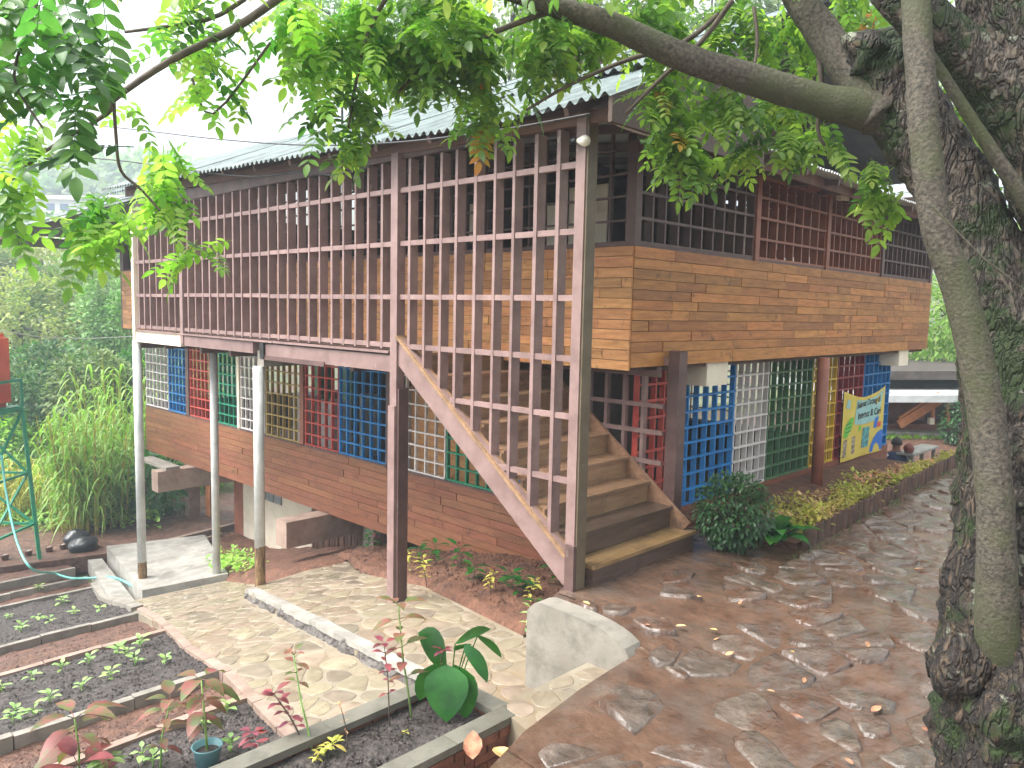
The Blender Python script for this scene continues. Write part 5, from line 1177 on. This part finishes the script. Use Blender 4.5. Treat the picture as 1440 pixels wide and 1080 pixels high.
kb = empty('yard_kerb', fp(1300, 612, 20), 'low pale kerb edging the yard before the far building', 'kerb'); MB().beam(hit(1225, 607, 2, -.98), hit(1400, 614, 2, -.98), .6, .14).build('kerb_block', 'concrete_pale', kb)
M = MB()
for i in range(700):
    p = hit(rnd(1235, 1400), rnd(612, 620), 2, -1.1); M.leaf(p+Vector((0, 0, rnd(0, .06))), dirv(rnd(0, 6.3), rnd(.2, 1.2)), (0, 0, 1), rnd(.12, .25), rnd(.03, .06), .2, .2)
tag(stuff(M.build('lawn_strip', 'leaf_grass', None)), 'strip of short grass before the far kerb', 'grass')
b = hit(1352, 618, 2, -.9); leafy('dark_shrub', (b.x, b.y, -.45), .6, .65, 900, .13, 'leaf_bush', 'dark green shrub behind the leaning tree trunk', 'shrub', trunk=-1.1)
for x, y, d, a, b_, m, lb in ((1352, 450, 30, 95, 85, 'leaf_grass', 'feathery green bamboo-like tree beyond the end of the building'), (1375, 440, 36, 60, 90, 'leaf_bamboo', 'light green tree between the building and the big trunk'), (1420, 470, 34, 80, 110, 'leaf_far', 'leafy tree behind the mossy trunk'),
                              (1400, 270, 20, 90, 120, 'leaf_grass', 'bright tall tree behind the forked limbs'), (1388, 100, 22, 130, 120, 'leaf_far', 'tall tree crown filling the gap beside the smooth stem'), (1460, 120, 22, 100, 120, 'leaf_far', 'tree crown behind the right hand stem')):
    tree_at(x, y, d, a, b_, m, lb, 4000, name='yard_tree', group='trees behind the building')
for x, y, d, a, b_, lb in ((600, 70, 26, 110, 90, 'tall tree behind the middle of the balcony roof'), (480, 40, 28, 90, 80, 'tree crown behind the far end of the balcony roof'), (720, 20, 27, 120, 80, 'broad tree crown rising behind the corrugated main roof'), (860, 20, 26, 110, 60, 'low tree crown just above the white verge cap'), (1000, 30, 30, 110, 90, 'tree behind the main roof under the long smooth limb'), (1130, 40, 30, 110, 110, 'tree behind the roof beside the upward limb'), (1230, 90, 28, 90, 110, 'tree behind the broken stub of the mossy trunk')): tree_at(x, y, d, a, b_, 'leaf_far', lb, 3800, name='roadside_tree', group='trees behind the roof')

# ------------------------------------------------------------------ the big tree
bt = empty('shade_tree', pd(1450, 1150, 4.05), 'big mossy leaning tree with hanging pinnate leaves over the wet path', 'tree')
def smooth(pts, sub=6):
    P = [Vector(p[0]) for p in pts]; Rr = [p[1] for p in pts]; o, r_ = [], []
    for i in range(len(P)-1):
        a, b = P[max(i-1, 0)], P[min(i+2, len(P)-1)]
        for k in range(sub):
            t = k/sub; p0, p1 = P[i], P[i+1]; o.append(.5*((2*p0)+(p1-a)*t+(2*a-5*p0+4*p1-b)*t*t+(-a+3*p0-3*p1+b)*t*t*t)); r_.append(Rr[i]*(1-t)+Rr[i+1]*t)
    o.append(P[-1]); r_.append(Rr[-1]); return o, r_
def limb(name, L, m, par, n=20, wob=.12, wf=4, sub=6):
    pts = [(pd(x, y, d), r_/FPX*d) for x, y, d, r_ in L]; o, rr_ = smooth(pts, sub); return MB().tube(o, rr_, n, True, wob, wf).build(name, m, par, True), o
TRUNK = [(1500, 1290, 3.95, 165), (1478, 1180, 4.0, 140), (1456, 1080, 4.05, 116), (1442, 960, 4.1, 116), (1436, 850, 4.1, 98), (1428, 720, 4.15, 78), (1436, 560, 4.25, 70), (1402, 420, 4.35, 60), (1344, 270, 4.45, 50), (1284, 175, 4.55, 50), (1238, 100, 4.6, 48), (1218, 62, 4.62, 38)]
tr, _ = limb('trunk', TRUNK[:7], 'bark_base', bt, 110, .15, 4.0, 26)
tr2, _ = limb('trunk', TRUNK[5:], 'bark', bt, 90, .14, 4.6, 22)
blob('burl', tuple(pd(1350, 930, 4.0)), .13, .13, .2, 'bark_base', tr, .5, 6); blob('burl', tuple(pd(1420, 1000, 3.78)), .11, .11, .2, 'bark_base', tr, .5, 6); blob('stub_end', tuple(pd(1228, 78, 4.55)), .17, .15, .13, 'bark_base', tr2, .5, 7)
LA, oa = limb('limb', [(1245, 160, 4.58, 34), (1195, 150, 4.58, 26), (1150, 140, 4.6, 22), (1060, 112, 4.6, 21), (960, 80, 4.55, 19), (860, 35, 4.5, 17), (740, -5, 4.45, 14), (600, -50, 4.4, 11), (400, -75, 4.2, 9), (180, -60, 3.9, 7), (20, -60, 3.5, 5)], 'bark_smooth', bt, 16, .06, 8)
LB, ob = limb('limb', [(1245, 165, 4.55, 36), (1205, 112, 4.62, 27), (1160, 50, 4.7, 23), (1115, -20, 4.75, 20), (1075, -140, 4.9, 16), (1000, -300, 5.0, 10)], 'bark_smooth', bt, 16, .06, 8)
LS, os_ = limb('smooth_stem', [(1425, 985, 4.1, 46), (1412, 925, 3.95, 38), (1403, 870, 3.86, 28), (1400, 720, 3.8, 24), (1383, 560, 3.8, 23), (1352, 420, 3.8, 22), (1318, 320, 3.8, 21), (1302, 210, 3.8, 20), (1294, 100, 3.82, 19.5), (1288, -10, 3.85, 19), (1286, -200, 3.9, 17)], 'bark_smooth', bt, 24, .05, 7, 10)
LC, oc = limb('limb', [(1560, 1300, 4.1, 125), (1600, 1120, 4.2, 108), (1635, 900, 4.3, 92), (1600, 620, 4.3, 76), (1535, 380, 4.2, 62), (1470, 225, 4.1, 56), (1435, 100, 4.1, 58), (1408, -40, 4.1, 58), (1400, -250, 4.2, 45)], 'bark', bt, 70, .13, 5, 18)
LD, od = limb('limb', [(1430, 150, 4.1, 52), (1375, 92, 4.1, 42), (1312, 38, 4.1, 34), (1250, -25, 4.1, 30), (1180, -140, 4.1, 24)], 'bark', bt, 50, .09, 6, 14)
LE_, oe = limb('limb', [(1460, 310, 4.0, 12), (1380, 190, 4.0, 9), (1315, 88, 4.0, 7), (1270, 20, 4.0, 6)], 'bark_smooth', bt, 10, .05, 8)
vine = MB().tube([pd(1440, 408, 3.55), pd(1385, 365, 3.55), pd(1330, 310, 3.58), pd(1310, 290, 3.6)], .0045, 6).build('vine', 'bark_smooth', bt)
for L_ in ([(395, -5, 4.2, 6), (330, 40, 4.2, 5.5), (240, 85, 4.1, 5), (160, 140, 4.0, 4), (150, 160, 4.0, 3.6), (60, 215, 3.95, 2.5), (0, 268, 3.9, 2)], [(160, 142, 4.0, 2.6), (163, 190, 4.05, 2.4), (170, 240, 4.1, 2.2), (200, 268, 4.15, 1.8), (245, 320, 4.2, 1.4)], [(345, -2, 4.3, 3.5), (290, 28, 4.3, 3), (175, 45, 4.2, 2)],
           [(800, 8, 4.5, 4.5), (720, 35, 4.55, 4), (640, 70, 4.6, 3.5), (600, 88, 4.65, 2.8), (560, 130, 4.7, 2)], [(1010, 20, 4.8, 4), (960, 60, 4.8, 4), (880, 85, 4.8, 3.4), (800, 120, 4.8, 2.6), (740, 155, 4.8, 2)], [(1030, 0, 4.6, 4), (985, 60, 4.7, 3.5), (930, 110, 4.8, 3), (880, 160, 4.9, 2.2)],
           [(1150, 60, 4.7, 5), (1155, 120, 4.75, 4), (1150, 180, 4.8, 3), (1160, 205, 4.8, 2)], [(1060, 10, 4.8, 3), (1065, 60, 4.8, 3), (1058, 110, 4.8, 2)], [(560, -30, 4.4, 4), (520, 40, 4.5, 3), (500, 120, 4.6, 2), (490, 180, 4.6, 1.5)], [(380, 60, 4.3, 2), (300, 160, 4.3, 1.6), (270, 110, 4.25, 2)], [(60, -30, 3.3, 4), (40, 40, 3.2, 3), (20, 110, 3.15, 2), (60, 180, 3.1, 1.5)]):
    limb('twig', L_, 'twig', bt, 6, .03, 9, 4)
# pinnate leaves
LEAFM = []
for v in range(7):
    M = MB(); nl = random.choice((9, 11, 11, 13)); L = .30; pts = [Vector((L*t, 0, -.10*t*t*L*3)) for t in [i/6 for i in range(7)]]
    M.tube(pts, [.0022, .002, .0018, .0016, .0014, .0012, .001], 4, False)
    for i in range(nl//2):
        t = .2+.72*i/(nl//2-1 if nl > 3 else 1); p = Vector((L*t, 0, -.3*t*t*L)); s = (.085+rnd(-.012, .012))*(1.05-.25*abs(t-.55)*2)
        for g_ in (-1, 1): M.leaf(p, Vector((.55+rnd(-.15, .15), g_*1.0, -.22+rnd(-.25, .2))), (rnd(-.15, .15), 0, 1), s, s*.50, .16, .22)
    M.leaf(pts[-1], Vector((1, rnd(-.2, .2), -.4)), (0, 0, 1), .09, .045, .2, .22)
    LEAFM.append(M)
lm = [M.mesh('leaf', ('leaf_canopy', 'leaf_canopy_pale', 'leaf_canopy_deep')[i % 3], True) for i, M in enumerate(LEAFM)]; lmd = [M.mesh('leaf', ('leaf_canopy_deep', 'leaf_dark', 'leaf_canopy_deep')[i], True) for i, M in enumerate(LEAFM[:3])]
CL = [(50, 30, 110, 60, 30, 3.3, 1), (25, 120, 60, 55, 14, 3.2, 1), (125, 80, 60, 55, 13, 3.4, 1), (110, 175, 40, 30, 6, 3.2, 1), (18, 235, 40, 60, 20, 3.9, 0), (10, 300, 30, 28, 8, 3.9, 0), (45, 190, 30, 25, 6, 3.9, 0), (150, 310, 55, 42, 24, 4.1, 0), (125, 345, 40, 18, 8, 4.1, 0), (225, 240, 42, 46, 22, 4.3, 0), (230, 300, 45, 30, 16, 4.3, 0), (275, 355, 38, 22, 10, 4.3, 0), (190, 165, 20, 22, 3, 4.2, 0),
      (290, 45, 80, 50, 34, 4.3, 0), (290, 110, 45, 30, 8, 4.2, 0), (330, 130, 30, 30, 4, 4.3, 0), (410, 30, 55, 45, 26, 4.4, 0), (440, 100, 45, 60, 22, 4.5, 0), (445, 165, 35, 40, 10, 4.5, 1), (500, 60, 55, 60, 34, 4.6, 0), (505, 150, 32, 45, 10, 4.7, 0), (505, 205, 28, 18, 6, 4.7, 0),
      (600, 30, 80, 45, 36, 4.6, 0), (590, 90, 60, 32, 13, 4.7, 0), (660, 75, 60, 35, 24, 4.7, 0), (680, 130, 55, 32, 11, 4.8, 0), (690, 180, 34, 24, 6, 4.8, 0), (760, 50, 70, 42, 28, 4.8, 0), (800, 80, 45, 26, 6, 4.9, 0), (765, 125, 36, 18, 3, 4.9, 0), (850, 20, 60, 28, 16, 5.0, 0), (855, 60, 40, 18, 3, 5.0, 0), (930, 30, 50, 30, 16, 5.2, 0), (920, 80, 40, 25, 5, 5.2, 0),
      (930, 135, 34, 28, 10, 5.0, 0), (955, 190, 42, 34, 18, 5.0, 0), (960, 235, 38, 20, 8, 5.0, 0), (1000, 95, 60, 40, 18, 5.3, 0), (1035, 30, 60, 36, 20, 5.3, 0), (1020, 160, 50, 34, 16, 5.2, 0), (1045, 215, 30, 18, 6, 5.2, 0), (1100, 150, 50, 36, 16, 5.6, 0), (1110, 55, 55, 50, 18, 5.6, 0), (1090, 195, 50, 20, 10, 5.3, 0), (1150, 205, 40, 16, 8, 5.2, 0), (1200, 20, 40, 34, 12, 5.8, 0), (1230, 245, 26, 22, 6, 4.9, 0), (1245, 290, 20, 18, 4, 4.9, 0),
      (1345, 130, 30, 60, 14, 6.0, 0), (1365, 200, 30, 50, 10, 6.2, 0), (1290, 30, 40, 40, 8, 6.0, 0), (700, -50, 300, 40, 70, 4.7, 0), (1100, -60, 250, 50, 50, 5.2, 0), (250, -60, 250, 40, 60, 4.0, 0)]
for k in range(20): CL.append((None, Vector((rnd(-4.5, 4.5), rnd(-7.5, -1.4), rnd(5.6, 8.6))), rnd(.6, 1.0), 0, 11, 9, 0))  # unseen overhead part of the crown, added to shade path, wall and trunk
rest = MB(); restm = []; cand = []
rs = random.Random(5)
for cx, cy, rx, ry, n_, d, dk in CL:
    wc = cx is None; hub = cy if wc else pd(cx, cy, d)
    for i in range(int(n_*(.75 if not wc and cx < 470 else 1.95))):
        while True:
            u_, v_, w_ = rs.uniform(-1, 1), rs.uniform(-1, 1), rs.uniform(-1, 1)
            if u_*u_+v_*v_+w_*w_ < 1: break
        q = hub+Vector((u_, v_, w_*.6))*rx if wc else pd(cx+u_*rx, cy+v_*ry, d+w_*max(rx, ry)/FPX*d*.9); a = rs.uniform(0, 6.283)
        out = (q-hub); 
        if out.length > .02 and rs.random() < .6: a = math.atan2(out.y, out.x)+rs.uniform(-.8, .8)
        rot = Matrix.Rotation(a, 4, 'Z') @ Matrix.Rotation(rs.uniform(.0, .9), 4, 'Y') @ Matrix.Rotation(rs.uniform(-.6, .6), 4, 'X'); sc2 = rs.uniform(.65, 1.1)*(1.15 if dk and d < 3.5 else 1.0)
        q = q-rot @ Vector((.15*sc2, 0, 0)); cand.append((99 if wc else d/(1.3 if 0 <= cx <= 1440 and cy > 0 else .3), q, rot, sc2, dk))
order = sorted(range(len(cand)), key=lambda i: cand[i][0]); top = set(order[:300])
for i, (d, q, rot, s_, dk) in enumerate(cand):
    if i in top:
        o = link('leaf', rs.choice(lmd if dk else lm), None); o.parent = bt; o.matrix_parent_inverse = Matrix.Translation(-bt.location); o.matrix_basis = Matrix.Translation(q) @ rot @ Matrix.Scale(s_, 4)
    else:
        M = rs.choice(LEAFM); b = len(rest.v); mm = Matrix.Translation(q) @ rot @ Matrix.Scale(s_, 4); rest.v += [tuple(mm @ Vector(v)) for v in M.v]; rest.f += [tuple(b+k for k in f) for f in M.f]; restm += [rs.choice((0, 0, 0, 1, 2, 2, 2) if rs.random() > .006 else (3,))]*len(M.f)
fo = stuff(rest.build('foliage', 'leaf_canopy', bt, True))
for mn in ('leaf_canopy_pale', 'leaf_canopy_deep', 'leaf_canopy_old'): fo.data.materials.append(MATS[mn])
fo.data.polygons.foreach_set('material_index', restm); fo.data.update()
print('canopy leaves', len(cand))

# ------------------------------------------------------------------ fallen leaves on the path
FLV = [(725, 1055), (700, 1050), (665, 1068), (1040, 850), (1020, 921), (1078, 970), (1130, 960), (1200, 1075), (998, 884), (985, 838), (1225, 1000), (1300, 1022), (1110, 915), (950, 880), (1125, 735), (1060, 800), (1190, 780), (1290, 760), (1250, 705), (1004, 900), (830, 850), (906, 878), (1130, 1010), (1285, 800), (1220, 910)]
for k, (x, y) in enumerate(FLV):
    p = hit(x, y, 2, .0)
    for _ in range(4): p = hit(x, y, 2, zp(p.x, p.y)+.035 if k > 2 else -.33)
    e = MB(); L = rnd(.05, .10) if k > 2 else rnd(.22, .28); e.leaf(p, dirv(rnd(0, 6.3), .05), (rnd(-.3, .3), rnd(-.3, .3), 1), L, L*.5, -.15, .35)
    tag(e.build('fallen_leaf', 'leaf_dead', None, True), 'small pale fallen leaf on the wet stone path' if k > 2 else 'large curled brown dead leaf beside the brick planter', 'leaf', 'fallen leaves on the path' if k > 2 else 'curled leaves by the planter')

# ------------------------------------------------------------------ haze
hz = MB().box(-210, 330, -125, 405, -30, 130).build('haze', None, None) if False else None
def haze():
    M = MB(); M.box(-205, 325, -122, 402, -70, 46); me = M.mesh('haze'); o = link('haze', me); o['kind'] = 'stuff'
    m = bpy.data.materials.new('haze_air'); m.use_nodes = True; n = m.node_tree.nodes; n.clear(); out = n.new('ShaderNodeOutputMaterial'); v = n.new('ShaderNodeVolumePrincipled')
    v.inputs['Density'].default_value = .0032; v.inputs['Color'].default_value = (.78, .9, 1, 1); v.inputs['Anisotropy'].default_value = .2
    m.node_tree.links.new(v.outputs[0], out.inputs['Volume']); me.materials.append(m)
HAZE = True
if HAZE: haze()
